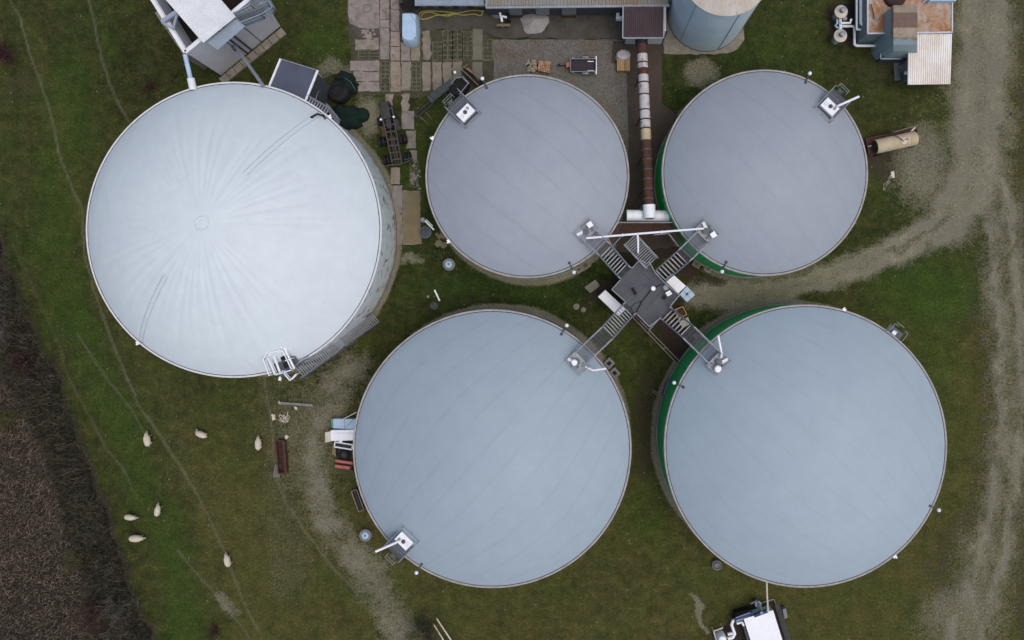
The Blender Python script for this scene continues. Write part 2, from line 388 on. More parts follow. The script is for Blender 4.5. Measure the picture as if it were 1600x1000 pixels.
def ground_material():
    m, nt, b = newmat('grass_soil_and_gravel'); pos = _geo(nt).outputs['Position']
    A = {}
    for a in ATTRS:
        n = nt.nodes.new('ShaderNodeAttribute'); n.attribute_name = a; A[a] = n.outputs['Fac']
    n_big = _noise(nt, .22, 5, .6, pos); n_mid = _noise(nt, 1.1, 6, .65, pos, .3); n_fin = _noise(nt, 4.5, 8, .75, pos)
    n_tiny = _noise(nt, 13, 5, .75, pos); n_gr = _noise(nt, 9, 4, .8, pos)
    def off(a, n, k): return _math(nt, 'ADD', a, _math(nt, 'MULTIPLY', _math(nt, 'SUBTRACT', n, .5), k), clamp=True)
    col = _mix(nt, off(A['dry'], n_mid, 1.5), (.016,.027,.008), (.072,.066,.022))
    col = _mix(nt, off(A['lush'], n_big, 1.3), col, (.037,.064,.012))
    col = _mix(nt, _ramp(nt, off(A['worn'], n_fin, 1.6), .30, .75), col, (.085,.085,.055))
    col = _mix(nt, 1.0, col, _ramp(nt, n_fin, .28, .72, (.38,.40,.38,1), (1.60,1.58,1.55,1)), 'MULTIPLY')
    col = _mix(nt, 1.0, col, _ramp(nt, _noise(nt, .55, 5, .7, pos), .3, .7, (.70,.74,.72,1), (1.25,1.2,1.15,1)), 'MULTIPLY')
    col = _mix(nt, 1.0, col, _ramp(nt, n_tiny, .25, .75, (.55,.55,.53,1), (1.45,1.45,1.42,1)), 'MULTIPLY')
    n_straw = _noise(nt, 7, 6, .8, pos)
    col = _mix(nt, _math(nt,'MULTIPLY',_ramp(nt, n_straw, .62, .74),.55), col, (.13,.12,.07))
    dc = _mix(nt, n_fin, (.020,.016,.010), (.076,.062,.042)); hd = _ramp(nt, off(A['dirt'], n_mid, .0), .82, 1.0); dc = _mix(nt, hd, dc, _mix(nt, n_fin, (.008,.008,.005), (.026,.024,.015)))
    col = _mix(nt, _ramp(nt, off(A['dirt'], n_mid, 1.2), .40, .72), col, dc)
    rc = _mix(nt, n_tiny, (.018,.014,.011), (.06,.048,.038)); col = _mix(nt, A['reed'], col, rc)
    gc = _mix(nt, _ramp(nt, n_gr, .3, .7), (.130,.114,.074), (.365,.335,.235))
    gc = _mix(nt, _ramp(nt, n_big, .42, .62), gc, _mix(nt, n_gr, (.145,.127,.092), (.265,.243,.185)))
    vor = nt.nodes.new('ShaderNodeTexVoronoi'); vor.inputs['Scale'].default_value = 6; nt.links.new(pos, vor.inputs['Vector'])
    gc = _mix(nt, 1.0, gc, _ramp(nt, vor.outputs['Distance'], .0, .7, (1.22,1.22,1.2,1), (.72,.72,.72,1)), 'MULTIPLY')
    comb = _math(nt, 'ADD', _math(nt,'MULTIPLY',n_fin,.75), _math(nt,'MULTIPLY',n_mid,.35))
    gf = _ramp(nt, off(A['gravel'], comb, 1.9), .26, .80)
    gc = _mix(nt, _ramp(nt, n_mid, .40, .62), gc, _mix(nt, n_fin, (.10,.094,.060), (.225,.21,.155))); col = _mix(nt, gf, col, gc)
    col = _mix(nt, A['trail'], col, (.155,.145,.10))
    # fallen pale bits
    v2 = nt.nodes.new('ShaderNodeTexVoronoi'); v2.inputs['Scale'].default_value = .8; v2.inputs['Randomness'].default_value = 1; nt.links.new(pos, v2.inputs['Vector'])
    col = _mix(nt, _ramp(nt, v2.outputs['Distance'], .035, .06, (.8,.8,.8,1), (0,0,0,1)), col, (.26,.26,.2))
    nt.links.new(col, b.inputs['Base Color']); b.inputs['Roughness'].default_value = .95; b.inputs['Specular IOR Level'].default_value = .1
    bp = nt.nodes.new('ShaderNodeBump'); bp.inputs['Strength'].default_value = .6; bp.inputs['Distance'].default_value = .12
    nt.links.new(n_fin, bp.inputs['Height']); nt.links.new(bp.outputs[0], b.inputs['Normal'])
    return m
M['ground'] = ground_material()
def grid_mesh(name, xs, ys, z, keep=None, mk_=None):
    X, Y = np.meshgrid(xs, ys); U, V = to_px(X, Y); mk_ = masks(U, V)
    nx, ny = len(xs), len(ys); idx = np.arange(nx*ny).reshape(ny, nx)
    q = np.stack([idx[:-1,:-1], idx[:-1,1:], idx[1:,1:], idx[1:,:-1]], -1).reshape(-1, 4)
    co = np.stack([X, Y, np.full_like(X, z)], -1).reshape(-1, 3)
    vals = {k: mk_[k].reshape(-1) for k in ATTRS}
    if keep is not None:
        kc = keep(U, V, mk_)[:-1,:-1].reshape(-1); q = q[kc]
        used = np.unique(q); re = np.zeros(nx*ny, int); re[used] = np.arange(len(used)); q = re[q]; co = co[used]
        vals = {k: v[used] for k, v in vals.items()}
    me = bpy.data.meshes.new(name); me.vertices.add(len(co)); me.vertices.foreach_set('co', co.astype(np.float32).ravel())
    me.loops.add(len(q)*4); me.loops.foreach_set('vertex_index', q.astype(np.int32).ravel())
    me.polygons.add(len(q)); me.polygons.foreach_set('loop_start', (np.arange(len(q))*4).astype(np.int32))
    me.update(calc_edges=True); me.validate()
    for k, v in vals.items():
        a = me.attributes.new(k, 'FLOAT', 'POINT'); a.data.foreach_set('value', np.clip(v, 0, 1.5).astype(np.float32))
    me.materials.append(M['ground']); o = bpy.data.objects.new(name, me); COL.objects.link(o); o['kind'] = 'structure'; return o
gx = np.concatenate([[-900,-400,-200,-120,-90], np.arange(-68, 58, .17), [80,120,200,400,900]])
gy = np.concatenate([[-900,-400,-200,-100,-60], np.arange(-43, 38, .17), [60,100,200,400,900]])
grid_mesh('ground', gx, gy, 0)
fx, fy = np.arange(-66, 56, .2), np.arange(-41, 37, .2)
def kp(line, lo=.8, off=0):
    def f(U, V, m):
        j = (fbm(U/6, V/6, 31)-.5)*1.3
        return (pline(U+(fbm(U/22, V/22, 1)-.5)*26, V+(fbm(U/22, V/22, 5)-.5)*26, line)+j < lo)
    return f
grid_mesh('gravel_track', fx, fy, .004, kp(TRACK, .9))
grid_mesh('gravel_path', fx, fy, .004, kp(LTRACK, .6))
grid_mesh('dirt_road', fx, fy, .008, kp(RROAD, .85))

# --- cobbles, yard, pads, slabs
def cobble():
    m, nt, b = newmat('cobble_stones'); pos = _geo(nt).outputs['Position']
    v = nt.nodes.new('ShaderNodeTexVoronoi'); v.inputs['Scale'].default_value = 8.0; nt.links.new(pos, v.inputs['Vector'])
    n = _noise(nt, .45, 4, .6, pos); n2 = _noise(nt, 3, 6, .7, pos)
    col = _mix(nt, v.outputs['Color'], (.135,.126,.112), (.18,.168,.15))
    col = _mix(nt, _ramp(nt, n, .45, .7), col, (.135,.105,.07))
    col = _mix(nt, 1.0, col, _ramp(nt, v.outputs['Distance'], .15, .75, (1.1,1.1,1.1,1), (.62,.62,.60,1)), 'MULTIPLY')
    col = _mix(nt, 1.0, col, _ramp(nt, n2, .25, .75, (.75,.75,.75,1), (1.2,1.2,1.2,1)), 'MULTIPLY')
    nt.links.new(col, b.inputs['Base Color']); b.inputs['Roughness'].default_value = .95
    return m
M['cobble'] = cobble()
M['yard'] = mk('dark_wet_concrete', (.052,.048,.040), (.085,.078,.066), .6, .85, bump=.4, fine=.25, spots=((.035,.045,.018), 1.1, .6))
M['brownslab'] = mk('brown_stained_concrete', (.075,.055,.042), (.055,.042,.034), .8, .9, fine=.2, spots=((.11,.08,.06), 2, .62))
M['bed'] = mk('mossy_joint_soil', (.070,.062,.042), (.040,.042,.020), 1.6, .95, fine=.35, spots=((.085,.062,.05), 1.0, .55))
M['gridslab'] = mk('mossy_grid_slab', (.135,.125,.095), (.075,.072,.045), 1.3, .95, island=.15, fine=.3, spots=((.05,.055,.025), 3, .52))
def slabmat():
    m, nt, b = newmat('concrete_slabs'); pos = _geo(nt).outputs['Position']; ri = _geo(nt).outputs['Random Per Island']
    r = nt.nodes.new('ShaderNodeValToRGB'); e = r.color_ramp.elements
    e[0].position = 0; e[0].color = (.27,.225,.195,1); e[1].position = 1; e[1].color = (.30,.235,.16,1)
    for p, c in ((.3,(.24,.215,.20,1)),(.55,(.31,.25,.20,1)),(.8,(.22,.205,.165,1))): k = e.new(p); k.color = c
    nt.links.new(ri, r.inputs[0])
    n = _noise(nt, 1.6, 6, .7, pos); n2 = _noise(nt, 8, 5, .7, pos)
    col = _mix(nt, 1.0, r.outputs[0], _ramp(nt, n, .25, .75, (.68,.68,.68,1), (1.15,1.15,1.15,1)), 'MULTIPLY')
    col = _mix(nt, _ramp(nt, n2, .60, .70), col, (.07,.06,.045)); col = _mix(nt, _ramp(nt, _noise(nt, .9, 7, .75, pos), .50, .66), col, (.12,.105,.08))
    sp = nt.nodes.new('ShaderNodeSeparateXYZ'); nt.links.new(pos, sp.inputs[0])
    moss = _ramp(nt, _math(nt, 'ADD', _math(nt, 'MULTIPLY', sp.outputs[0], .09), _math(nt, 'MULTIPLY', n, .6)), -.85, -.45)
    r2 = _math(nt,'MULTIPLY_ADD', sp.outputs[0], .12, 2.15, clamp=True)
    col = _mix(nt, _math(nt,'MULTIPLY', r2, .75), col, (.125,.12,.085))
    nt.links.new(col, b.inputs['Base Color']); b.inputs['Roughness'].default_value = .95
    return m
M['slab'] = slabmat()
def sheet(name, pts, mat, z=.012, jit=0, step=.6):
    w_ = []; n = len(pts)
    for i in range(n):
        a, b = P(*pts[i], 0), P(*pts[(i+1) % n], 0); k = max(1, int((b-a).length/step)) if jit else 1
        for j in range(k):
            p = a.lerp(b, j/k); w_.append(Vector((p.x+random.uniform(-jit, jit), p.y+random.uniform(-jit, jit), z)))
    o = MB().prism(w_, .0).build(name, mat, kind='structure'); return o
sheet('concrete_yard', [(649,8),(1043,8),(1043,55),(985,62),(900,60),(775,58),(755,46),(690,46),(665,50),(658,30)], 'yard', .012, .12)
sheet('cobbled_yard', [(770,62),(982,62),(982,330),(960,400),(830,410),(700,300),(720,150),(772,130)], 'cobble', .016, .05)
sheet('concrete_strip', [(958,64),(1040,64),(1040,84),(1034,84),(1034,160),(1090,208),(1060,320),(1052,400),(960,400),(975,330),(982,240),(979,104),(954,98)], 'brownslab', .020, .06)
sheet('silo_pad', [(1036,0),(1037,84),(1078,85),(1135,84),(1153,76),(1163,62),(1160,40),(1180,0)], 'beige', .024, .07)
sheet('building_pad', [(1301,5),(1340,5),(1340,74),(1312,72),(1296,60),(1293,20)], 'soil', .010, .15)
sheet('loading_pad', [(1396,96),(1420,96),(1420,124),(1398,126)], 'concrete', .03, .02)
sheet('container_pad', [(1112,990),(1140,970),(1150,950),(1209,935),(1216,950),(1232,1010),(1110,1010)], 'soil', .02, .1)
sheet('earth_bed', [(1018,500),(1052,490),(1100,545),(1060,572)], 'soil', .02, .1)
sheet('earth_strip', [(960,395),(1060,385),(1110,410),(1075,440),(1040,405),(985,412),(975,440),(930,470),(905,470),(960,430)], 'soil', .024, .15)
sheet('slab_bed', [(545,44),(594,40),(655,44),(665,50),(755,44),(772,62),(772,140),(700,146),(640,152),(600,146),(552,146)], 'bed', .006, .15)
sheet('concrete_lane', [(543,-30),(660,-30),(662,50),(560,60),(545,36)], 'yard', .008, .15)
SL = MB(); GL = MB()
def slab(x0, y0, x1, y1, jit=.05, z=.05, ang_=0):
    pts = []; cs = [(x0,y0),(x1,y0),(x1,y1),(x0,y1)]
    for i in range(4):
        a, b = P(*cs[i], 0), P(*cs[(i+1) % 4], 0); k = max(2, int((b-a).length/.35))
        for j in range(k):
            p = a.lerp(b, j/k); pts.append(Vector((p.x+random.uniform(-jit, jit), p.y+random.uniform(-jit, jit), z)))
    SL.prism(pts, .0)
def gridslab(x0, y0, x1, y1, n):
    a, b, c, d = PP([(x0,y0),(x1,y0),(x1,y1),(x0,y1)], .045)
    for t in (0, .5, 1): GL.bar(a.lerp(b, t), d.lerp(c, t), .15, .05)
    for i in range(n+1):
        t = i/n; GL.bar(a.lerp(d, t), b.lerp(c, t), .12+random.uniform(-.03,.06), .06)
big = [(545,-30),(592,-30),(593,18),(593,44),(575,45),(560,43),(546,36),(543,20)]
SL.prism([P(x+random.uniform(-.6,.6), y, .05) for x, y in big], 0)
for r_ in ((594,44,608.5,93),(610.5,50,625,72),(610.5,73,625,95),(611,15,624,48),(626.5,66,641,95),(642.5,50,656.5,95),(555,62,592.5,78),
           (547,95,593,111),(553,112,593,127),(557,128,593,143),(610.5,96.5,626,143),(627.5,96.5,642,142),(739,46,754,70),(739,71,754,94),
           (594,0,608,30),(594,31,608.5,43),(660,97.5,673,142),(676,97,690,141),(611,-30,624,14)): slab(*r_)
for r_ in ((660,50,673,92,.14),(692.5,97,706,141,.1),(708,97,722,130,.1),(738,97,754,122,.05),(628,148,639,172,.12),(628,173,647,202,.06),(603,147,614,165,.12),
           (635,204,650,232,.05),(640,235,651,250,.06),(611,262,625,288,.06),(613,290,629,334,.05),(613,335,629,382,.07),(629.5,298,657,382,.05)): slab(*r_)
for r_ in ((595,96,609,142,7),(644,97,657,141,7),(692,48,707,94,6),(707.5,46,722,94,6),(723,50,738,94,6),(755,62,769,94,5),(676,66,691,94,4),(560,79,593,93,3),(641,252,653,292,5)): gridslab(*r_)
for i in range(26): 
    x, y = random.uniform(640, 655), random.uniform(250, 294); slab(x, y, x+random.uniform(2,5), y+random.uniform(2,5), .05, .052+i*.003)
for i in range(18):
    x, y = random.uniform(560, 590), random.uniform(46, 62); slab(x, y, x+random.uniform(2,7), y+random.uniform(2,6), .06, .053+i*.003)
SL.build('slab_pavement', 'slab', kind='structure'); GL.build('grid_slab_pavement', 'gridslab', kind='structure')
M['yslab'] = mk('mossy_yellow_concrete', (.20,.155,.085), (.15,.125,.08), 1.2, .9, fine=.2)
MB().prism(PP([(630,299),(656,299),(657,345),(659,381),(630,381)], .056), .0).build('yellow_concrete_pad', 'yslab', kind='structure')
mh = thing('manhole_cover', 'round manhole cover set in pale concrete at the top of the slab lane', 'manhole cover', P(574,13,.052))
MB().lathe(P(574,13,.052), [(.36,0),(.36,.02),(.30,.025),(0,.025)], 24).build('cover_plate', 'beige', mh)
MB().lathe(P(574,13,.052), [(.36,0),(.41,0),(.41,.03),(.36,.03)], 24, closed=False).build('cover_frame', 'darkgrey', mh)


# ------------------------------------------------------------------ storage tanks
def pale_stained():
    m = mk('pale_wall_with_streaks', (.74,.78,.79), (.64,.68,.69), .8, .7, spots=((.16,.17,.175), 1.0, .555)); return m
M['palestain'] = pale_stained()
M['rim'] = mk('pale_rim_flashing', (.42,.40,.38), (.28,.26,.24), 1.2, .6, fine=.1)
M['rimwhite'] = mk('white_rim_flashing', (.68,.69,.70), (.58,.59,.58), 1.2, .5)
M['seamblack'] = mk('black_edge_seal', (.03,.028,.03), (.12,.10,.11), 2.5, .8)
def dome_z(k, r, R): 
    h, p = DH[k]; return RIM + h*max(0, 1-(r/R)**2)**p
DH = dict(a=(6.0,.93), b=(3.2,.95), c=(3.2,.95), d=(4.4,.95), e=(4.5,.95))
TW = {}
def tank(k, label, wallm, memm, rimm):
    c, R = tank_world(k); TW[k] = (c, R)
    t = thing('storage_tank', label, 'storage tank', c, 'round gas storage tanks')
    mb = MB(); n = 360
    for z in (0, 5.9):
        for i in range(n):
            a = 2*math.pi*i/n; r = R-.06+(.035 if i % 4 in (1, 2) else 0); mb.v.append(c+Vector((r*math.cos(a), r*math.sin(a), z)))
    for i in range(n): j = (i+1) % n; mb.f.append((i, j, j+n, i+n))
    mb.build('tank_wall', wallm, t)
    MB().lathe(c, [(R+.10,0),(R+.10,.35),(R-.05,.42)], 120, closed=False).build('footing', 'concrete', t, smooth='auto')
    MB().lathe(c, [(R-.04,5.80),(R+.04,5.84),(R+.05,6.10),(R-.01,6.15),(R-.12,6.12)], 180, closed=False).build('rim_flashing', rimm, t, smooth='auto')
    MB().lathe(c, [(R-.12,6.12),(R-.16,6.15),(R-.20,6.12)], 180, closed=False).build('edge_seal', 'seamblack', t, smooth='auto')
    Rm = R-.18; h, p = DH[k]; nt_, nr = (720, 72) if k == 'a' else (240, 40)
    th = np.linspace(0, 2*np.pi, nt_, endpoint=False); rr = Rm*np.sin(np.linspace(0, np.pi/2, nr+1))[1:]
    TH, RR = np.meshgrid(th, rr); Z = RIM+.03 + h*np.clip(1-(RR/Rm)**2, 0, 1)**p
    rg = np.random.RandomState(ord(k))
    if k == 'a':
        D = np.zeros_like(Z); N = 58
        for i in range(N):
            a = 2*np.pi*(i+rg.uniform(-.28, .28))/N; dep = rg.uniform(.35, 1.0)
            d = np.abs((TH-a+np.pi) % (2*np.pi)-np.pi)*RR; rmax = Rm*rg.uniform(.72, 1.05)
            env = np.clip(RR/5.0, .15, 1)*np.clip((rmax-RR)/2.5, 0, 1)
            D -= .048*dep*np.exp(-(d/(.10+.022*RR))**2)*env
        for i in range(26):   # short puckers along the rim
            a = rg.uniform(0, 2*np.pi); d = np.abs((TH-a-.03*(RR-Rm)+np.pi) % (2*np.pi)-np.pi)*RR
            D -= .05*np.exp(-(d/.22)**2)*np.clip((RR-Rm*.86)/1.2, 0, 1)*rg.uniform(.3, 1)
        Z = Z+D
    else:
        Z = Z+.035*np.sin(TH*3+rg.uniform(0,6))*np.sin(RR/Rm*np.pi)+.02*np.sin(TH*7+1)*np.sin(RR/Rm*np.pi)**2
    mb = MB(); mb.v = [c+Vector((0, 0, RIM+.03+h))]
    X, Y = RR*np.cos(TH), RR*np.sin(TH)
    mb.v += [Vector((c.x+x, c.y+y, z)) for x, y, z in zip(X.ravel(), Y.ravel(), Z.ravel())]
    for i in range(nt_): mb.f.append((0, 1+i, 1+(i+1) % nt_))
    for j in range(nr-1):
        for i in range(nt_):
            a = 1+j*nt_+i; b = 1+j*nt_+(i+1) % nt_; mb.f.append((a, a+nt_, b+nt_, b))
    mb.build('dome_membrane', memm, t, smooth=True)
    return t
cA = tank_world('a')[0]; cB = tank_world('b')[0]; cC = tank_world('c')[0]; cD = tank_world('d')[0]; cE = tank_world('e')[0]
mA = membrane('white_membrane', (.600,.665,.675), (.575,.635,.660), .4, 60, .0, cA, 14)
mB_ = membrane('grey_membrane', (.303,.333,.368), (.286,.316,.352), math.radians(-40), 2.6, .24, cB, 10)
mC = membrane('grey_membrane_mottled', (.299,.331,.364), (.282,.314,.350), math.radians(-48), 2.7, .18, cC, 10)
mD = membrane('grey_membrane_striped', (.320,.388,.432), (.305,.368,.418), math.radians(48), 2.4, .22, cD, 13)
mE = membrane('grey_membrane_faint_bands', (.334,.405,.452), (.318,.386,.436), math.radians(-42), 2.5, .17, cE, 13)
tA = tank('a', 'large white domed tank with pleated membrane at the upper left of the plant', 'palestain', mA, 'rimwhite')
tB = tank('b', 'smaller grey domed tank left of the rusty conveyor tube', 'green', mB_, 'rim')
tC = tank('c', 'smaller grey domed tank right of the rusty conveyor tube, beside the tank trailer', 'green', mC, 'rim')
tD = tank('d', 'large grey domed tank at the bottom centre, left of the one with the green wall', 'wallgrey', mD, 'rim')
tE = tank('e', 'largest grey domed tank with a green wall at the lower right', 'green', mE, 'rim')
# apex ring and straps of the white dome
Ra = TW['a'][1]-.18; ap = Vector((cA.x, cA.y, RIM+.03+6.0))
MB().lathe(ap, [(.62,-.10),(.66,.02),(.58,.06),(.50,.02),(.50,-.1)], 40, closed=False)  .build('apex_ring', mA, tA, smooth='auto')
MB().lathe(ap, [(.50,-.1),(.50,-.02),(0,.02)], 40, closed=False).build('apex_cap', mA, tA, smooth='auto')
M['strap'] = mk('grey_strap', (.50,.53,.57), (.46,.49,.53), 1, .7)
for px, py, r0 in ((497,183,.40),(222,533,.42)):
    q = P(px, py, RIM); a = ang(cA, q); mb = MB()
    for off_ in (-.22, .22):
        pts = []
        for i in range(30):
            r = Ra*(r0+(1-r0)*i/29); zz = RIM+.05+6.0*max(0, 1-(r/Ra)**2)**.93
            aa = a+off_/r; pts.append(Vector((cA.x+r*math.cos(aa), cA.y+r*math.sin(aa), zz)))
        mb.tube(pts, .035, 6)
    mb.build('membrane_strap', 'strap', tA, smooth=True)

# ------------------------------------------------------------------ small lights and boxes clamped to the rims
def rim_pt(k, px, py, z=RIM):
    c, R = TW[k]; q = P(px, py, z); a = ang(c, q); return Vector((c.x+R*math.cos(a), c.y+R*math.sin(a), z)), a
lp = thing('rim_light', '', 'light', (0,0,0), 'white ball lights clamped to the tank rims')
MB().tube([(-.45,0,.25),(0,0,.16),(.45,0,.16)], .05, 8).bar((-.45,-.12,.25),(-.45,.12,.25),.12).build('arm', 'darkgrey', lp)
MB().lathe((-.5,0,.15), [(.10,0),(.14,.1),(.10,.26),(0,.28)], 12).build('sensor', 'darkgrey', lp, smooth='auto')
MB().lathe((.5,0,.10), [(0,0),(.12,.04),(.18,.13),(.18,.21),(.12,.31),(0,.35)], 20, closed=False).build('globe', 'whiteclean', lp, smooth=True)
MB().box((.04,.0,-.1), (.08,.3,.4)).build('clamp', 'darkgrey', lp)
LTS = [('b',757,130,'white ball light on the tank rim next to the folded farm machine'),
 ('b',895,422,'white ball light beside the brown blocks under the upper left catwalk'),
 ('c',1262,120,'white ball light on the top rim of the right smaller grey tank'),
 ('c',1132,414,'white ball light on the green lower rim of the right smaller grey tank'),
 ('d',881,516,'white ball light on the rim just left of the lower left catwalk'),
 ('d',656,886,'white ball light on the tank rim just below the cabinet with slanting pipe'),
 ('e',1056,599,'white ball light on the upper left rim of the largest grey tank'),
 ('e',1461,794,'white ball light on the right rim of the largest grey tank by the dirt road')]
for i, (k, x, y, lab) in enumerate(LTS):
    q, a = rim_pt(k, x, y)
    if i == 0: o = lp; o.location = q; o.rotation_euler = (0,0,a); o['label'] = lab
    else: dup(lp, q, a, lab)
cl = thing('rim_sensor', '', 'sensor', (0,0,0), 'small pale sensors on the tank rims')
MB().box((.05,0,.05), (.22,.34,.16)).box((.2,.05,.12), (.16,.12,.1)).build('housing', 'whiteclean', cl)
MB().tube([(0,0,.0),(.1,0,-.4),(.06,0,-.9)], .025, 6).build('cable', 'black', cl)
for i, (k, x, y, lab) in enumerate([('b',700,378,'small white box on the tank rim above the pale well with the blue lid'),
  ('b',673,215,'small white sensor on the tank rim right of the bare truck chassis'),
  ('e',1401,873,'small pale sensor on the bottom right rim of the largest grey tank'),
  ('e',1319,483,'small pale sensor on the top rim of the largest grey tank, left of its ladder'),
  ('a',219,532,'small dark and white sensor on the lower left rim of the white tank'),
  ('a',515,184,'small white sensor on the upper right rim of the white tank by the grey gangway')]):
    q, a = rim_pt(k, x, y)
    if i == 0: o = cl; o.location = q; o.rotation_euler = (0,0,a); o['label'] = lab
    else: dup(cl, q, a, lab)

# ------------------------------------------------------------------ service platforms with a white cabinet
def rails(mb, a, b, h=1.05, w=.05, posts=4):
    a, b = Vector(a), Vector(b); u = Vector((0,0,h))
    mb.bar(a+u, b+u, w); mb.bar(a+u*.5, b+u*.5, w*.7)
    for i in range(posts): p = a.lerp(b, i/(posts-1)); mb.bar(p, p+u, w*.8)
sp = thing('service_platform', '', 'platform', (0,0,0), 'service platforms with white cabinets')
g = MB().grate((.45,-1.0,.0),(1.65,-1.0,0),(1.65,1.0,0),(.45,1.0,0), 30, .04, .04, 5)
for y in (-1,1): g.bar((-.9,y,-.04),(1.65,y,-.04),.08,.12)
g.bar((1.65,-1,-.04),(1.65,1,-.04),.08,.12).bar((-.9,-1,-.04),(-.9,1,-.04),.08,.12).build('deck_grating', 'galvdark', sp)
MB().prism([Vector(v) for v in ((-1.05,-.85,.28),(-.5,-.85,.28),(-.5,.85,.28),(-1.05,.85,.28))], -.35).build('tray', 'darkgrey', sp)
cb = MB().prism([Vector(v) for v in ((-.5,-.75,.62),(.5,-.75,.62),(.5,.75,.62),(-.5,.75,.62))], -.1).build('cabinet', 'whiteclean', sp)
MB().lathe((.05,.0,.62), [(.19,0),(.19,.08),(.12,.10),(.0,.10)], 18).build('vent', 'darkgrey', cb)
MB().lathe((-.05,.45,.62), [(.20,0),(.20,.04),(.15,.05),(.15,.02),(0,.02)], 18).build('round_hatch', 'white', cb)
MB().lathe((.15,-.42,.62), [(.13,0),(.13,.12),(0,.12)], 14).build('pipe_stub', 'galv', cb)
r_ = MB(); rails(r_, (-.9,-1.0,0), (2.0,-1.0,0)); rails(r_, (-.9,1.0,0), (1.65,1.0,0)); rails(r_, (-1.0,-1,0), (-1.0,1,0), .8, .05, 3); r_.build('handrail', 'rail', sp)
l_ = MB()
for y in (.05, .55): l_.bar((1.75,y,.9),(1.75,y,-7.1),.05)
for i in range(26): l_.bar((1.75,.05,.7-i*.3),(1.75,.55,.7-i*.3),.035)
for x_ in (1.95, 2.15): l_.bar((x_,-.25,.9),(x_,.8,.9),.04)
l_.bar((1.65,.8,.9),(2.15,.8,.9),.04).bar((1.65,-.25,.9),(2.15,-.25,.9),.04)
l_.build('caged_ladder', 'rail', sp)
MB().tube([(.38,-.42,.62),(.38,-.42,.85),(.50,-.47,1.0),(2.35,-1.22,1.0)], .11, 14).build('vent_pipe', 'whiteclean', sp, smooth='auto')
for i, (k, x, y, lab, drop) in enumerate([('d',631,845.5,'white cabinet platform with a slanting white pipe near the pale blue lidded well',()),
      ('c',1297,167,'white cabinet platform with a slanting white pipe above the old tank trailer',()),
      ('b',727.5,176,'white cabinet platform without a pipe, beside the folded farm machine',('vent_pipe',))]):
    q = P(x, y, 7.8); q.z = 7.2; a = ang(TW[k][0], q)
    if i == 0: sp.location = q; sp.rotation_euler = (0,0,a); sp['label'] = lab
    else: dup(sp, q, a, lab, drop=drop)

# ladder on the largest tank
q, a = rim_pt('e', 1396, 521); lt = thing('wall_ladder', 'caged steel ladder on the upper right wall of the largest grey tank', 'ladder')
mb = MB()
for y in (-.3, .3): mb.bar((.5,y,.9),(.5,y,-6),.05)
for i in range(22): mb.bar((.5,-.3,.7-i*.3),(.5,.3,.7-i*.3),.035)
mb.build('ladder_rungs', 'rail', lt)
mb = MB()
for y in (-.95, .95): mb.bar((-.1,y,.9),(1.0,y,.9),.05).bar((-.1,y,0),(-.1,y,.9),.05).bar((1.0,y,-.1),(1.0,y,.9),.05)
mb.bar((1.0,-.95,.9),(1.0,-.45,.9),.05).bar((1.0,.45,.9),(1.0,.95,.9),.05).bar((1.3,-.2,.8),(1.3,.9,.8),.05).build('handrail', 'rail', lt)
MB().grate((0,-.95,0),(0,.95,0),(.85,.95,0),(.85,-.95,0), 12, .05, .05, 8).build('landing', 'galvdark', lt)
MB().box((.3,.1,.25),(.5,.5,.1)).build('white_plate', 'whiteclean', lt); lt.scale = (.8,.8,1); lt.location = q; lt.rotation_euler = (0,0,a)

# ------------------------------------------------------------------ central valve house, its roof deck and catwalks
ZD = 4.2
vh = thing('valve_house', 'dark flat roofed valve house at the crossing of the four catwalks', 'building', P(1005,455,0))
deck = [(955,452.5),(968,438),(986,420),(998.5,406.5),(1008,412),(1013,409.5),(1021,425),(1037.5,443),(1060,461),(1046,477.5),(1029.5,497),(1013,510),(994,490.5),(976,471)]
MB().prism(PP(deck, ZD), ZD-.22).build('roof_deck', 'deck', vh)
ctr = P(1006,458,0)
MB().prism([Vector((ctr.x+(p.x-ctr.x)*.9, ctr.y+(p.y-ctr.y)*.9, ZD-.22)) for p in PP([(955,452.5),(998.5,406.5),(1060,461),(1013,510)], ZD)], 0).build('wall', 'darkgrey', vh)
mb = MB()
for a, b in (((986,470),(1012,442)),((976,471),(1002,443)),((968,438),(1018,490)),((1013,478),(1040,447)),((998,420),(1045,468)),((1028,459),(1042,474))):
    mb.bar(P(*a, ZD+.012), P(*b, ZD+.012), .05, .02)
mb.build('roof_joint', 'seamblack', vh)
mb = MB()
loop = PP(deck, ZD)
for i in (13,0,2,3,4,5,6,7,8,9,10,11):
    if i in (0,2,13,7,9): 
        if i in (0,7,9,13): continue
    rails(mb, loop[i], loop[(i+1) % len(loop)], 1.0, .06, 3)
rails(mb, P(955,452.5,ZD), P(976,471,ZD), 1.0, .07, 4); rails(mb, P(955,452.5,ZD), P(968,438,ZD), 1.0, .07, 3)
rails(mb, P(994,490.5,ZD), P(1013,510,ZD), 1.0, .07, 4); rails(mb, P(1038,443,ZD), P(1060,461,ZD), 1.0, .07, 4)
mb.build('handrail', 'rail', vh)
MB().box(P(990.5,455,ZD+.05), (.28,.75,.1), math.radians(32)).build('roof_hatch', 'black', vh)
mb = MB(); mb.tube([P(994,489,ZD+.05),P(997,482,ZD+.05),P(1003,471,ZD+.05),P(1011,461,ZD+.05),P(1017,453,ZD+.05),P(1024,449,ZD+.05),P(1034,444,ZD+.05)], .05, 6)
mb.tube([P(1003,471,ZD+.05),P(992,474,ZD+.05),P(986,480,ZD+.05),P(988,484,ZD+.05)], .025, 6).build('roof_cable', 'black', vh)
def tag1(o, lab, cat, grp=None):
    o['label'] = lab; o['category'] = cat
    if grp: o['group'] = grp
    return o
ld = thing('flood_light', 'white round lamp on a post standing on the valve house deck', 'lamp', P(1019,451,ZD))
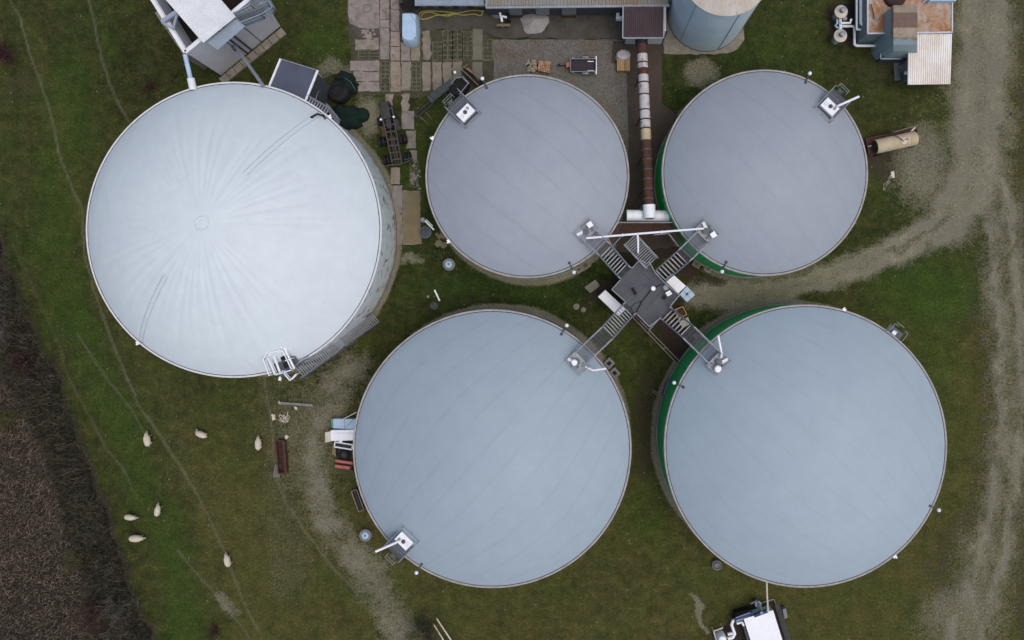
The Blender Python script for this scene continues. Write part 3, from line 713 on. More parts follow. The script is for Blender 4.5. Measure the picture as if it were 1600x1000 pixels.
MB().bar(P(1019,451,ZD), P(1019,451,ZD)+Vector((0,0,.8)), .05).build('post', 'darkgrey', ld)
MB().lathe(P(1019,451,ZD)+Vector((0,0,.8)), [(.12,0),(.2,.05),(.22,.15),(.12,.2),(0,.2)], 16).build('lamp_head', 'whiteclean', ld, smooth='auto')
gv = thing('wind_gauge', 'small white twin plate instrument near the right corner of the valve house deck', 'instrument', P(1045,459,ZD))
MB().bar(P(1043,462,ZD), P(1043,462,ZD)+Vector((0,0,.5)), .06).box(P(1038,465,ZD+.15), (.3,.3,.3), .7).build('stand', 'black', gv)
MB().box(P(1044,457,ZD+.6), (.5,.22,.06), .5).box(P(1046,460,ZD+.6), (.5,.18,.06), .5).build('white_plate', 'whiteclean', gv)
MB().lathe(P(1040,449,ZD), [(.3,0),(.3,.25),(.22,.3),(.1,.3),(.1,.36),(0,.36)], 20).build('roof_fan', 'galv', vh, smooth='auto')
# annexes
def annex(lab, pts, z, mat, name='annex_roof'):
    t = thing('annex', lab, 'outbuilding', P(sum(p[0] for p in pts)/4, sum(p[1] for p in pts)/4, 0)); w_ = PP(pts, z)
    cx_ = sum((p for p in w_), Vector())/len(w_)
    MB().prism(w_, z-.08).build('roof', mat, t)
    MB().prism([cx_.lerp(p, .93)-Vector((0,0,.09)) for p in w_], 0).build('wall', 'palewall', t)
    for i in (0,): 
        a, b = w_[i], w_[(i+1) % 4]; MB().bar(a+Vector((0,0,.02)), b+Vector((0,0,.02)), .07, .08).build('verge', 'galv', t)
    return t
M['wallw'] = M['palewall']
sheet('foundation_slab', [(913,449),(930,437),(938,446),(922,458)], 'beige', .06, .02)
for o in (annex('white flat roofed annex on the left side of the valve house', [(934.4,463.6),(945.8,453),(978,483),(966,494)], 2.6, 'whiteclean'),
          annex('white flat roofed annex beside the pale blue box of the valve house', [(1039,438.5),(1050.6,428),(1072,447),(1060,458)], 2.6, 'whiteclean')): pass
bb = thing('blue_box', 'pale blue square box against the right annex of the valve house', 'box', P(1074,459,0))
MB().prism(PP([(1073.4,447),(1086,461),(1073.4,472),(1062,460)], 1.7), .0).build('body', 'blueplastic', bb)
MB().bar(P(1068,454,1.73), P(1080,467,1.73), .06, .04).bar(P(1080,454,1.73), P(1068,466,1.73), .05, .04).build('lid_rib', 'bluegrey', bb)
MB().lathe(P(1073.5,459.5,1.7), [(.14,0),(.14,.08),(0,.08)], 14).build('cap', 'darkgrey', bb)

def catwalk(lab, A, B, z0, z1, fs, wd=1.45, side_in=0):
    """A at the house, B at the tank: pixel points; stairs over fractions fs of the length"""
    a = P(*A, z0); b = P(*B, z1); f0, f1 = fs
    t = thing('catwalk', lab, 'catwalk', (a.x, a.y, 0), 'catwalks from the valve house to the tanks')
    d = Vector((b.x-a.x, b.y-a.y, 0)); L = d.length; d.normalize(); n = Vector((-d.y, d.x, 0))*wd/2
    def pt(f): 
        z = z0 if f < f0 else z1 if f > f1 else z0+(z1-z0)*(f-f0)/(f1-f0); return Vector((a.x+d.x*L*f, a.y+d.y*L*f, z))
    nt_ = max(6, int((f1-f0)*L/.30))
    for i in range(nt_):
        p = pt(f0+(f1-f0)*(i+.5)/nt_); MB().box(p, (.11,wd-.1,.05), math.atan2(d.y,d.x)).build('tread', 'galv', t)
    g = MB(); p, q = pt(f1), pt(1)
    g.grate(p-n, q-n, q+n, p+n, int(wd/.11), .026, .04, int((q-p).length/.35)); g.build('grating', 'galvdark', t)
    if f0 > .02: p, q = pt(0), pt(f0); MB().grate(p-n, q-n, q+n, p+n, int(wd/.11), .026, .04, 3).build('grating', 'galvdark', t)
    for s in (-1, 1):
        m_ = MB()
        for u, v in ((0,f0),(f0,f1),(f1,1)):
            if v-u > .01: m_.bar(pt(u)+n*s, pt(v)+n*s, .07, .2)
        m_.build('side_beam', 'rail', t)
        m_ = MB(); rails(m_, pt(0)+n*s, pt(f0)+n*s, 1.05, .06, 2) if f0 > .02 else None
        rails(m_, pt(f0)+n*s, pt(f1)+n*s, 1.05, .06, 4); rails(m_, pt(f1)+n*s, pt(1)+n*s, 1.05, .06, 5); m_.build('handrail', 'rail', t)
    return t, pt, n
cw1 = catwalk('catwalk leading up left from the valve house to the left smaller tank', (977.5,428), (918,366), ZD, 7.1, (.08,.58))
cw2 = catwalk('catwalk leading up right from the valve house to the right smaller tank', (1030.5,432), (1098,370), ZD, 7.1, (.0,.50))
cw3 = catwalk('catwalk leading down left from the valve house', (985,480), (908,558.5), ZD, 7.1, (.05,.50))
cw4 = catwalk('catwalk leading down right from the valve house to the largest tank', (1037,487), (1116,560), ZD, 7.1, (.05,.42))
# N platform between the tanks
npf = thing('link_platform', 'grating platform with a stair between the smaller tanks under the long white pipe', 'platform', P(1008,365,0))
z = 4.6; g = MB()
def quadg(a, b, c, d, n, m): g.grate(P(*a,z), P(*b,z), P(*c,z), P(*d,z), n, .05, .05, m)
quadg((966,349),(1051,349),(1045,367),(973,367), 9, 22); quadg((966,349),(973,367),(956,386),(947,369), 9, 8); quadg((1051,349),(1069,372),(1058,386),(1043,366), 9, 8)
g.build('grating', 'rust', npf)
mb = MB()
for a, b in (((966,349),(1051,349)),((966,349),(947,369)),((1051,349),(1069,372)),((1058,386),(1043,366)),((956,386),(973,367)),((947,369),(956,386)),((1043,366),(1020,368))): rails(mb, P(*a,z), P(*b,z), 1.0, .06, 4)
mb.build('handrail', 'rail', npf)
a, b = P(983,374,4.6), P(1018,412,ZD); d = b-a; L = d.length; dn = d.normalized(); nn = Vector((-dn.y, dn.x, 0))*.75
for i in range(14):
    p = a.lerp(b, (i+.5)/14); MB().box(p, (.10,1.5,.05), math.atan2(d.y,d.x)).build('tread', 'rail', npf)
mb = MB()
for s_ in (-1, 1): mb.bar(a+nn*s_, b+nn*s_, .06, .16); rails(mb, a+nn*s_, b+nn*s_, 1.0, .05, 4)
mb.build('stair_rail', 'rail', npf)
mb = MB()
for x, y in ((966,349),(1051,349),(1069,372),(947,369)): mb.bar(P(x,y,z), Vector((*P(x,y,z).xy, 0)), .14)
mb.build('leg', 'galvdark', npf)

# valve stations where the catwalks meet the domes
vs = thing('gas_valve_station', '', 'valve station', (0,0,0), 'gas valve stations at the catwalk ends')
MB().box((0,0,-.05), (1.25,1.9,.1)).bar((-.6,-.95,-.3),(.6,-.95,-.3),.1).build('base_plate', 'galv', vs)
MB().lathe((0,0,-1.2), [(.42,0),(.42,.95),(.55,1.0),(.55,1.15)], 20).build('duct', 'darkgrey', vs, smooth='auto')
MB().lathe((-.05,-.1,0), [(.22,0),(.22,.35),(.30,.36),(.30,.42),(.14,.45),(0,.45)], 20).build('valve', 'galvdark', vs, smooth='auto')
MB().tube([(.2,.35,0),(.2,.35,.5),(.45,.35,.62),(.5,-.1,.62),(.5,-.1,.1)], .08, 10).tube([(-.4,.45,0),(-.4,.45,.4),(-.1,.6,.5)], .06, 8).build('pipework', 'galv', vs, smooth='auto')
MB().box((.15,.62,.5), (.5,.5,.42), .2).build('valve_box', 'whiteclean', vs)
MB().box((.25,-.55,.25), (.28,.7,.22), .3).build('relief_valve', 'white', vs)
m_ = MB(); rails(m_, (.62,-.95,0), (.62,.95,0), .7, .05, 3); rails(m_, (-.6,.95,0), (.62,.95,0), .7, .05, 3); rails(m_, (-.6,-.95,0), (.62,-.95,0), .7, .05, 3); m_.build('frame', 'rail', vs)
for i, (x, y, cw, lab, sc_) in enumerate([(916,361,cw1,'gas valve station with a square white box at the end of the upper left catwalk',(1,-1,1)),
     (1104,362,cw2,'gas valve station with a square white box at the end of the upper right catwalk',(1,-1,1)),
     (902,567,cw3,'gas valve station with a short white pipe at the end of the lower left catwalk',(1,1,1)),
     (1122,567,cw4,'gas valve station with a round cap at the end of the lower right catwalk',(1,-1,1))]):
    q = P(x, y, 7.4); q.z = 7.25; a_, b_ = cw[1](0), cw[1](1); a = ang(a_, b_)
    if i == 0: vs.location = q; vs.rotation_euler = (0,0,a); vs['label'] = lab; vs.scale = sc_; o = vs
    else: o = dup(vs, q, a, lab, sc_, drop=(('valve_box',) if i >= 2 else ()))
    if i >= 2:
        o['_b'] = (0,0,0)
        if i == 2:
            MB().lathe((.15,-.25,.3), [(.24,0),(.29,.1),(.29,.35),(.2,.42),(0,.42)], 20).build('round_cap', 'whiteclean', o, smooth='auto')
            MB().tube([(-.3,.75,.3),(-.62,1.5,.6),(-1.6,2.2,.6)], .09, 10).build('white_pipe', 'whiteclean', o, smooth='auto')
        else:
            MB().lathe((.3,.45,.3), [(.28,0),(.34,.1),(.34,.35),(.24,.45),(0,.45)], 20).build('round_cap', 'whiteclean', o, smooth='auto')
            MB().tube([(-.2,-.55,.3),(-.5,-.8,.75),(-1.9,-1.75,.75)], .10, 10).build('white_pipe', 'whiteclean', o, smooth='auto')
        del o['_b']
gp = thing('gas_pipe', 'long thin white gas pipe crossing between the two upper valve stations with a short branch', 'pipe', P(1008,365,0))
zp = 8.0
MB().tube([P(917,372,7.1),P(917,372,zp),P(1000,365,zp),P(1099,357,zp),P(1099,357,7.1)], .095, 12).build('pipe_run', 'whiteclean', gp, smooth='auto')
MB().tube([P(996,366,zp),P(997,378,zp),P(997,394,zp-.6),P(997,395,4.3)], .09, 12).build('branch_pipe', 'whiteclean', gp, smooth='auto')
mb = MB()
for x, y in ((973,367.3),(1034,362.4),(996,366),(928,371),(1088,358)): 
    p = P(x,y,zp); dd = (P(1099,357,zp)-P(917,372,zp)).normalized(); mb.tube([p-dd*.05, p+dd*.05], .15, 12)
mb.build('flange', 'white', gp)

# rail fence and timber beams below the house
rf = thing('pipe_rack', 'pair of pale parallel beams running down right from the valve house across bare soil', 'beam', P(1025,535,0))
MB().bar(P(988,495,.9), P(1061,571,.9), .09, .12).bar(P(992,493,.9), P(1065,568,.9), .09, .12).build('beam', 'beige', rf)
mb = MB()
for t_ in (0,.33,.66,1): p = P(988,495,.9).lerp(P(1061,571,.9), t_); mb.bar(p, Vector((p.x,p.y,0)), .1); q = P(992,493,.9).lerp(P(1065,568,.9), t_); mb.bar(p, q, .1)
mb.build('support', 'galvdark', rf)
sl = thing('trench_edging', 'pale edging rails round the bare soil below the valve house', 'edging', P(1060,500,0))
MB().bar(P(1030,498,1.2), P(1014,516,1.2), .10).bar(P(1014,516,1.2), P(1014,512,.2), .08).bar(P(1031,498,1.2), P(1032,497,.1), .08).build('edge_rail', 'rail', sl)

# ------------------------------------------------------------------ stair and platform of the white tank
wst = thing('tank_stair', 'long straight steel stair hugging the lower right wall of the white tank', 'stair', P(530,545,0))
a = P(467,582,6.6); b = P(588,496,.15); L = (b-a).length; d = Vector((b.x-a.x,b.y-a.y,0)).normalized(); n = Vector((-d.y,d.x,0))*.62
def zz(f): return 6.6-(3.2*min(f,.46)/.46) - (0 if f < .54 else 3.25*(f-.54)/.46)
def pt(f): return Vector((a.x+(b.x-a.x)*f, a.y+(b.y-a.y)*f, zz(f)))
for i in range(42):
    f = (i+.5)/42
    MB().box(pt(f), (.10 if not .46 < f < .54 else .2,1.15,.05), math.atan2(d.y,d.x)).build('tread', 'galv', wst)
for s_ in (-1,1):
    mb = MB()
    for u, v in ((0,.46),(.46,.54),(.54,1)): mb.bar(pt(u)+n*s_, pt(v)+n*s_, .07, .22)
    mb.build('stringer', 'galvdark', wst)
    mb = MB()
    for u, v in ((0,.46),(.46,.54),(.54,1)): rails(mb, pt(u)+n*s_, pt(v)+n*s_, 1.0, .06, 6)
    mb.build('handrail', 'rail', wst)
mb = MB()
for f in (.02,.25,.5,.75): 
    for s_ in (-1,1): p = pt(f)+n*s_; mb.bar(p, Vector((p.x,p.y,0)), .1)
mb.build('leg', 'galvdark', wst)
wp = thing('tank_platform', 'white railed service platform on the white tank at the head of its stair', 'platform', P(441,562,0))
zq = 7.0
MB().prism(PP([(415,543),(443,532),(466,564),(449,590),(428,585)], 6.65), 6.58).build('deck', 'galvdark', wp)
fr = MB()
for p, q in (((418,560),(427,585)),((424,556),(437,584)),((437,584),(460,577)),((442,534),(461,575)),((422,540),(443,535)),((426,551),(448,545)),((447,578),(459,593)),((459,593),(468,583)),((418,560),(424,548)),((424,556),(430,552)),((452,562),(460,559))): rails(fr, P(*p,6.65), P(*q,6.65), .95, .09, 2)
fr.build('handrail', 'whiteclean', wp)
MB().tube([P(418,558,7.1),P(423,547,7.1),P(433,545,7.1)], .14, 12).tube([P(420,560,7.2),P(430,585,7.2)], .12, 10).tube([P(428,556,7.3),P(438,583,7.3)], .11, 10).tube([P(443,541,7.4),P(460,576,7.4)], .11, 10).tube([P(428,542,7.4),P(442,537,7.4)], .10, 10).build('white_pipework', 'whiteclean', wp, smooth='auto')
MB().prism(PP([(429,544),(443,539),(446,547),(433,552)], 7.35), 6.7).build('valve_box', 'white', wp)
MB().prism(PP([(437,557),(450,552),(453,559),(440,564)], 6.95), 6.7).prism(PP([(441,567),(455,563),(457,571),(445,576)], 6.9), 6.7).build('step_panel', 'black', wp)
MB().lathe(P(429,542,7.4), [(.16,0),(.16,.1),(0,.1)], 14).build('vent', 'black', wp)
MB().lathe(P(444,546,7.35), [(.2,0),(.2,.06),(.12,.1),(0,.1)], 14).build('gauge', 'galv', wp)
mb = MB()
for x, y in ((449,590),(428,585),(466,570)): mb.bar(P(x,y,6.6), Vector((*P(x,y,6.6).xy,0)), .12)
mb.build('leg', 'galvdark', wp)

# ------------------------------------------------------------------ conveyor tube between the tanks
ct = thing('conveyor_tube', 'long rusty and white banded tube running from the red roofed shed to the white drum', 'conveyor tube', P(1008,200,0))
A_, B_ = P(1003,70,3.3), P(1014,322,4.6)
M['rustwhite'] = mk('rust_streaked_white', (.55,.53,.54), (.42,.38,.37), 1.6, .7, spots=((.16,.07,.045), 2.2, .56), fine=.2)
segs = [(0,.06,'rust'),(.06,.115,'rustwhite'),(.12,.155,'rustwhite'),(.155,.19,'rust'),(.19,.24,'rustwhite'),(.245,.315,'rustwhite'),(.32,.41,'rustwhite'),(.415,.47,'rustwhite'),(.475,.525,'rustwhite'),(.53,.60,'tanpaint')]
t_ = .60
while t_ < .99: segs.append((t_, min(1, t_+.058), 'rust')); t_ += .06
for u, v, m_ in segs: MB().tube([A_.lerp(B_, u), A_.lerp(B_, v)], .50, 24).build('tube_section', m_, ct, smooth='auto')
for u in [sg[1] for sg in segs]:
    p = A_.lerp(B_, u); dd = (B_-A_).normalized()*.04; MB().tube([p-dd, p+dd], .545, 24).build('flange_ring', 'rust' if u < .58 else 'galvdark', ct, smooth='auto')
MB().tube([P(1014,320,4.7), P(1015,341,4.7)], .60, 28).build('end_cap', 'whiteclean', ct, smooth='auto')
p = P(1015,341.3,4.7); q = (P(1015,341,4.7)-P(1014,320,4.7)).normalized()*.05
MB().tube([p, p+q], .40, 20).build('end_flange', 'greenpaint', ct, smooth='auto')
mb = MB()
for u in (.2,.45,.7,.9):
    p = A_.lerp(B_, u)
    for s_ in (-.45,.45): mb.bar(p+Vector((s_,0,-.1)), Vector((p.x+s_,p.y,0)), .1)
    mb.bar(p+Vector((-.5,0,-.5)), p+Vector((.5,0,-.5)), .1)
mb.build('support', 'rust', ct)
dr = thing('white_drum', 'horizontal white drum crossing under the end of the rusty tube', 'drum', P(1012,337,0))
MB().tube([P(979,336.5,3.9), P(1045,337.5,3.9)], .55, 28).build('drum_body', 'whiteclean', dr, smooth='auto')
mb = MB()
for x in (979.6,990,1004,1026,1038,1044.6): p = P(x,337,3.9); mb.tube([p-Vector((.04,0,0)), p+Vector((.04,0,0))], .58, 24)
mb.build('band', 'white', dr, smooth='auto')
mb = MB()
for x in (986,1000,1026,1040): mb.bar(P(x,337,3.5), Vector((*P(x,337,3.9).xy,0)), .14)
mb.tube([P(1003,321,4.2),P(1001,330,4.2)], .06, 8).build('leg', 'galvdark', dr)

# ------------------------------------------------------------------ halls, shed and silo at the top
hl = thing('hall', 'long farm hall along the top edge with half pale, half mossy roof', 'building', P(845,-40,0))
MB().corr(P(648,7.5,3.0), P(760,7.5,3.0), P(760,-90,3.6), P(648,-90,3.6), 40, .04).build('roof', 'bluegrey', hl, label='smooth pale blue grey roof half')
MB().corr(P(760,9.5,3.6), P(1044,7.5,3.6), P(1044,-90,4.4), P(760,-90,4.4), 52, .09).build('roof', 'corrhall', hl, label='mossy brown and grey corrugated roof half')
mb = MB(); mb.bar(P(648,8.2,2.95), P(760,8.2,2.95), .12, .12); mb.bar(P(759.5,12,3.65), P(1046,9,3.65), .22, .16); mb.bar(P(760,12,3.7), P(760,-90,4.5), .16, .12); mb.build('gutter', 'galv', hl)
MB().prism([P(650,9,0), P(760,9,0), P(760,-90,0), P(650,-90,0)][::-1], 0).v
MB().prism([Vector((p.x,p.y,2.8)) for p in PP([(650,11,0),(760,11,0),(760,-90,0),(650,-90,0)])], 0).build('wall', 'bluegrey', hl)
MB().prism([Vector((p.x,p.y,3.4)) for p in PP([(762,24,0),(972,24,0),(1042,24,0),(1042,-90,0),(762,-90,0)])], 0).build('wall', 'darkgrey', hl)
for x0, x1 in ((797,817),(838,859),(878,900)):
    g = MB().prism([Vector((p.x,p.y,2.2)) for p in PP([(x0,26,0),(x1,26,0),(x1,22,0),(x0,22,0)])], .5).build('door', 'galv', hl)
    if x0 != 838: MB().prism([Vector((p.x,p.y,.5)) for p in PP([(x0,28,0),(x1,28,0),(x1,22,0),(x0,22,0)])], 0).build('door_base', 'rust', g)
for x in (655,672,690,712,735): MB().box(P(x,10.5,1.6), (.5,.12,.8)).build('window', 'glass', hl)
rs = thing('red_shed', 'small shed with a dark red corrugated roof at the top end of the rusty tube', 'shed', P(1004,40,0))
MB().corr(P(973.5,58,3.9), P(1036,58,3.9), P(1037,10.5,4.3), P(974,10.5,4.3), 20, .07).build('roof', 'corrred', rs)
w4 = [Vector((p.x,p.y,3.7)) for p in PP([(976,69,0),(1033,69,0),(1033,30,0),(976,30,0)])]
MB().prism(w4, 0).build('wall', 'palewall', rs)
MB().bar(P(973,59.5,3.8), P(1036.5,59.5,3.8), .16, .14).bar(P(973,59.5,3.9), P(973.5,10,4.3), .1).bar(P(1037,59,3.9), P(1037.5,10,4.3), .1).build('verge', 'galv', rs)
MB().tube([P(1002,62,3.1), P(1002.5,70,3.1)], .62, 24).build('tube_collar', 'black', rs, smooth='auto')
mb = MB()
for x, y in ((975,70),(1035,67)): mb.bar(P(x,y,0), Vector((*P(x,y,0).xy,3.7)), .12)
mb.build('post', 'galvdark', rs)
pk = thing('pump_unit', 'small white pipe unit on the left wall of the red roofed shed', 'pump', P(967,27,0))
MB().box(P(967,29,.8), (.6,.35,.5)).box(P(965,24,.8), (.3,.3,.6)).build('housing', 'whiteclean', pk)
MB().tube([P(968,20,.9),P(964,24,.9),P(967,29,.9)], .1, 8).build('pipe', 'galv', pk, smooth='auto')
zs = 9.7; sil = thing('silo', 'tall pale blue grey corrugated steel silo with a cream roof at the top', 'silo', P(1103,21,0))
cS = P(1103,20,0); RS = 60/15.13
mb = MB(); n = 200
mb.lathe(cS, [(RS+(.03 if k % 2 else 0), k*zs/110) for k in range(111)], 96, closed=False).build('silo_wall', mk('silo_steel', (.44,.51,.545), (.38,.445,.485), .5, .5, .15, fine=.06, spec=.2), sil)
MB().lathe(cS, [(RS+.10,zs-.02),(RS+.12,zs+.05),(0,zs+1.5)], 48, closed=False).build('roof', mk('silo_roof_cream', (.50,.47,.41), (.42,.36,.29), .9, .7, spots=((.3,.24,.18), 2, .64)), sil)
mb = MB()
for k in range(24):
    a = k*2*math.pi/24; mb.bar(cS+Vector(((RS+.1)*math.cos(a),(RS+.1)*math.sin(a),zs+.05)), cS+Vector((0,0,zs+1.53)), .06, .06)
mb.build('roof_rib', 'cream', sil)
mb = MB()
for a in (-2.3,-1.25,-.5): mb.bar(cS+Vector(((RS+.04)*math.cos(a),(RS+.04)*math.sin(a),0)), cS+Vector(((RS+.04)*math.cos(a),(RS+.04)*math.sin(a),zs)), .06)
mb.build('wall_seam', 'bluegrey', sil)
MB().lathe(cS, [(RS+.07,0),(RS+.07,.12),(RS-.02,.14)], 96, closed=False).build('foot_ring', 'darkgrey', sil)

# ------------------------------------------------------------------ feed bin with roof (top left)
fb = thing('feed_bin', 'pale open topped feed bin under a white corrugated roof strip at the top left', 'feed bin', P(345,40,0))
zt = 7.1
A1, B1 = P(290,82,zt), P(392,-3,zt); dv = (P(245,10,zt)-A1); C1, D1 = B1+dv*1.7, A1+dv*1.7
ux, uy = (B1-A1).normalized(), dv.normalized(); tw = .28
def wallp(p, q, nrm): MB().prism([p, q, q+nrm*tw, p+nrm*tw], 0).build('wall', 'palewall', fb)
wallp(A1, B1, uy); wallp(A1+uy*tw, D1, ux); wallp(B1+uy*tw, C1, -ux); wallp(D1+ux*tw, C1-ux*tw, -uy)
MB().prism([A1+(ux+uy)*.28, B1+(-ux+uy)*.28, C1+(-ux-uy)*.28, D1+(ux-uy)*.28], 3.0).v
q4 = [A1+(ux+uy)*.3, B1+(-ux+uy)*.3, C1+(-ux-uy)*.3, D1+(ux-uy)*.3]
MB().prism([Vector((p.x,p.y,4.2)) for p in q4], .1).build('bin_floor', 'interior', fb)  # near-black floor block inside the open bin
fl = MB(); fl.bar(A1+Vector((0,0,.06)), B1+Vector((0,0,.06)), .34, .1).bar(A1+Vector((0,0,.06)), D1+Vector((0,0,.06)), .34, .1).bar(B1+Vector((0,0,.06)), C1+Vector((0,0,.06)), .3, .1).build('top_rim', 'white', fb)
MB().corr(P(317.5,67,7.9), P(368.5,26,7.9), P(292,-62,7.9), P(241,-21,7.9), 3, .0).v
MB().corr(P(317.5,67,7.9), P(292-51,-62+41,7.9), P(292,-62,7.9), P(368.5,26,7.9), 26, .09).build('roof', 'corrwhite', fb)
MB().prism(PP([(322,66),(368,29),(383,41),(340,78)], 7.3), [P(322,66,7.0), P(368,29,7.0), P(383,41,7.0), P(340,78,7.0)]).build('chute_hood', 'bluegrey', fb)
mb = MB()
mb.bar(P(253,35,7.5), P(276,19,7.5), .35, .3).bar(P(253,35,7.5), P(271,45,7.3), .2).bar(P(271,45,7.3), P(277,22,7.4), .2).build('roof_bracket', 'bluegrey', fb)
wv = P(344.5,124,0); 
mb = MB()
for f in (.40,.68):
    p = A1.lerp(B1, f)-uy*.03; mb.bar(p, Vector((p.x,p.y,0)), .06)
p = A1.lerp(B1,.45)-uy*.08; mb.bar(p, Vector((p.x,p.y,0)), .14); p = A1.lerp(B1,.52)-uy*.1; mb.bar(p, Vector((p.x,p.y,0)), .14)
mb.build('wall_channel', 'darkgrey', fb)
p0, p1 = P(343,124,0), P(441,44,0); e_ = (p1-p0).normalized(); nn = Vector((e_.y,-e_.x,0))
k_ = MB()
for i in range(9): a_ = p0.lerp(p1, i/9)+e_*.03; b_ = p0.lerp(p1, (i+1)/9)-e_*.03; k_.prism([Vector((v.x,v.y,.22)) for v in (a_, b_, b_+nn*.8, a_+nn*.8)], 0)
k_.build('kerb_blocks', 'beige', fb)
s0 = P(294,74,0); 
k_ = MB(); d0, d1 = P(296,84,4.0), P(247,12,4.0)
for i in range(5):
    a_, b_ = d0.lerp(d1, i/5+.01), d0.lerp(d1, (i+1)/5-.01); k_.prism([Vector((v.x,v.y,3.8)) for v in (a_, b_, b_-ux*.6, a_-ux*.6)], 0)
k_.build('side_ledge', 'beige', fb)
st = thing('bin_stair', 'curved steel stair and landing on the right side of the feed bin', 'stair', P(405,25,0))
za = [(376,32,6.6),(384,27,6.6),(392,24,6.6),(401,22,6.6),(410,20,6.6)]
g = MB(); g.grate(P(372,27,6.6), P(412,12,6.6), P(414,29,6.6), P(383,41,6.6), 9, .05, .05, 16).build('landing', 'galvdark', st)
g = MB(); g.grate(P(398,-8,6.6), P(418,-8,6.6), P(432,17,6.6), P(412,22,6.6), 14, .05, .05, 6).build('upper_deck', 'rail', st)
mb = MB()
for a_, b_ in (((383,41),(414,29)),((414,29),(432,18)),((432,18),(418,-8)),((372,27),(398,14)),((412,14),(424,8)),((398,14),(396,-8))): rails(mb, P(*a_,6.6), P(*b_,6.6), 1.0, .07, 5)
mb.build('handrail', 'bluegrey', st)
mb = MB()
for x, y in ((396,30),(414,22)): p = P(x,y,6.6); mb.bar(p, p+ux*.0+uy*1.2-Vector((0,0,1.6)), .12)
mb.build('bracket', 'galvdark', st)
fp = thing('feed_pipe', 'pale blue pipe from the left corner of the feed bin to the white tank', 'pipe', P(295,110,0))
MB().tube([P(289,85,7.2), P(298,124,6.5)], .21, 14).build('pipe_run', 'blueplastic', fp, smooth='auto')
MB().tube([P(298,122,6.6), P(302,140,6.3)], .34, 14).build('pipe_end', 'white', fp, smooth='auto')
fp = thing('grey_pipe', 'thin grey pipe from the front wall of the feed bin to the white tank', 'pipe', P(390,105,0))
MB().tube([P(367,72,4.5), P(372,78,5.2), P(412,135,6.3)], .17, 12).build('pipe_run', 'galv', fp, smooth='auto')
MB().box(P(368,74,4.4), (.6,.4,.5), .7).build('bracket', 'darkgrey', fp)
# ------------------------------------------------------------------ dark slate-blue roofed cabin at the white tank
cbn = thing('pump_cabin', 'cabin with a slate blue roof tucked against the top right of the white tank', 'cabin', P(460,125,0))
zc = 5.6
MB().prism(PP([(438,92.5),(496.5,110.5),(476,160),(419,139)], zc), zc-.15).build('roof', mk('slate_blue_roof', (.075,.090,.125), (.060,.072,.10), .8, .6, fine=.08), cbn)
MB().bar(P(438.5,92,zc+.05), P(419,139,zc+.05), .18, .14).build('verge', 'white', cbn); MB().bar(P(496.5,110,zc+.05), P(476.5,160,zc+.05), .2, .14).build('verge', 'white', cbn)
MB().bar(P(438.5,92,zc+.05), P(496.5,110,zc+.05), .08, .1).build('gutter', 'galv', cbn)
b4 = [P(441,96,zc), P(493,112,zc), P(474,156,zc), P(423,137,zc)]
MB().prism([Vector((p.x,p.y,zc-.15)) for p in b4], 0).build('wall', 'darkgrey', cbn)
MB().prism(PP([(497,113),(504,123),(492,158),(484,152)], 3.2), 3.05).build('dark_opening', mk('opening_shade_black', (.012,.018,.030), None, 2, .4), cbn)  # near-black sheet: the shade in the cabin's side opening, put in as colour
mb = MB(); mb.bar(P(504,123,3.2), P(491.5,158,3.2), .1).bar(P(497,115,3.3), P(504,123,3.2), .16).bar(P(503,126,3.1), P(503,126,0), .1).bar(P(492,156,3.1), P(492,156,0), .1).build('opening_frame', 'bluegrey', cbn)  # bars edging the dark side opening
gw = thing('gangway', 'short grey gangway with rungs beside the cabin on the rim of the white tank', 'gangway', P(505,172,0))
a, b = P(481,158,6.0), P(513,176,6.0); mb = MB(); d = (b-a).normalized(); n = Vector((-d.y,d.x,0))*.42
for i in range(8): p = a.lerp(b, (i+.5)/8); MB().box(p, (.14,.8,.05), ang(a,b)).build('rung', 'rail', gw)
for s_ in (-1,1): mb.bar(a+n*s_, b+n*s_, .08, .16)
rails(mb, a+n, b+n, .9, .05, 4); mb.build('side_rail', 'rail', gw)
p4 = PP([(509,169),(514,164),(531,187),(530,196),(524,190)], 6.0); MB().prism(p4, 5.9).build('landing_plate', 'galvdark', gw)
mb = MB(); rails(mb, P(514,165,6.0), P(533,188,6.0), .9, .05, 4); mb.build('handrail', 'rail', gw)
MB().tube([P(486,184,6.9),P(492,180,7.0),P(497,178,6.9),P(505,181,6.6),P(509,186,6.4)], .09, 8).lathe(P(487.5,184,6.8), [(.1,0),(.16,.1),(.1,.25),(0,.27)], 10).build('black_hose', 'black', gw, smooth='auto')

# ------------------------------------------------------------------ engine house at the top right
eh = thing('engine_house', 'grey container building with a rust stained roof and curved duct at the top right', 'building', P(1420,10,0))
ze = 3.2
MB().prism(PP([(1355,53),(1488,51),(1488,-70),(1355,-70)], ze), 0).build('wall', mk('blue_grey_wall', (.20,.235,.25), (.15,.18,.19), .6, .6, fine=.06), eh)
MB().prism(PP([(1356.5,51.5),(1486.5,49.5),(1486.5,-70),(1356.5,-70)], ze+.03), ze-.02).build('roof', 'rustroof', eh)
mb = MB(); z_ = ze+.06
for a, b in (((1355.5,52.5),(1488,50.5)),((1355.5,53),(1355.5,-70)),((1487.5,51),(1487.5,-70))): mb.bar(P(*a,z_), P(*b,z_), .13, .16)
mb.build('roof_edge', 'palewall', eh)
mb = MB()
for i in range(4): mb.bar(P(1460+i*0,0,ze+.1)+Vector((0,i*.0,0)), P(1486,0,ze+.1), .05)
MB().lathe(P(1397,-6,ze), [(1.15,0),(1.15,.35),(1.0,.5),(0,.5)], 30).build('tank_top', 'darkrust', eh, smooth='auto')
MB().box(P(1471,-1,ze+.35), (2.6,.5,.6)).bar(P(1441,4,ze+.1), P(1452,-2,ze+.5), .1).build('roof_unit', 'blueplastic', eh)
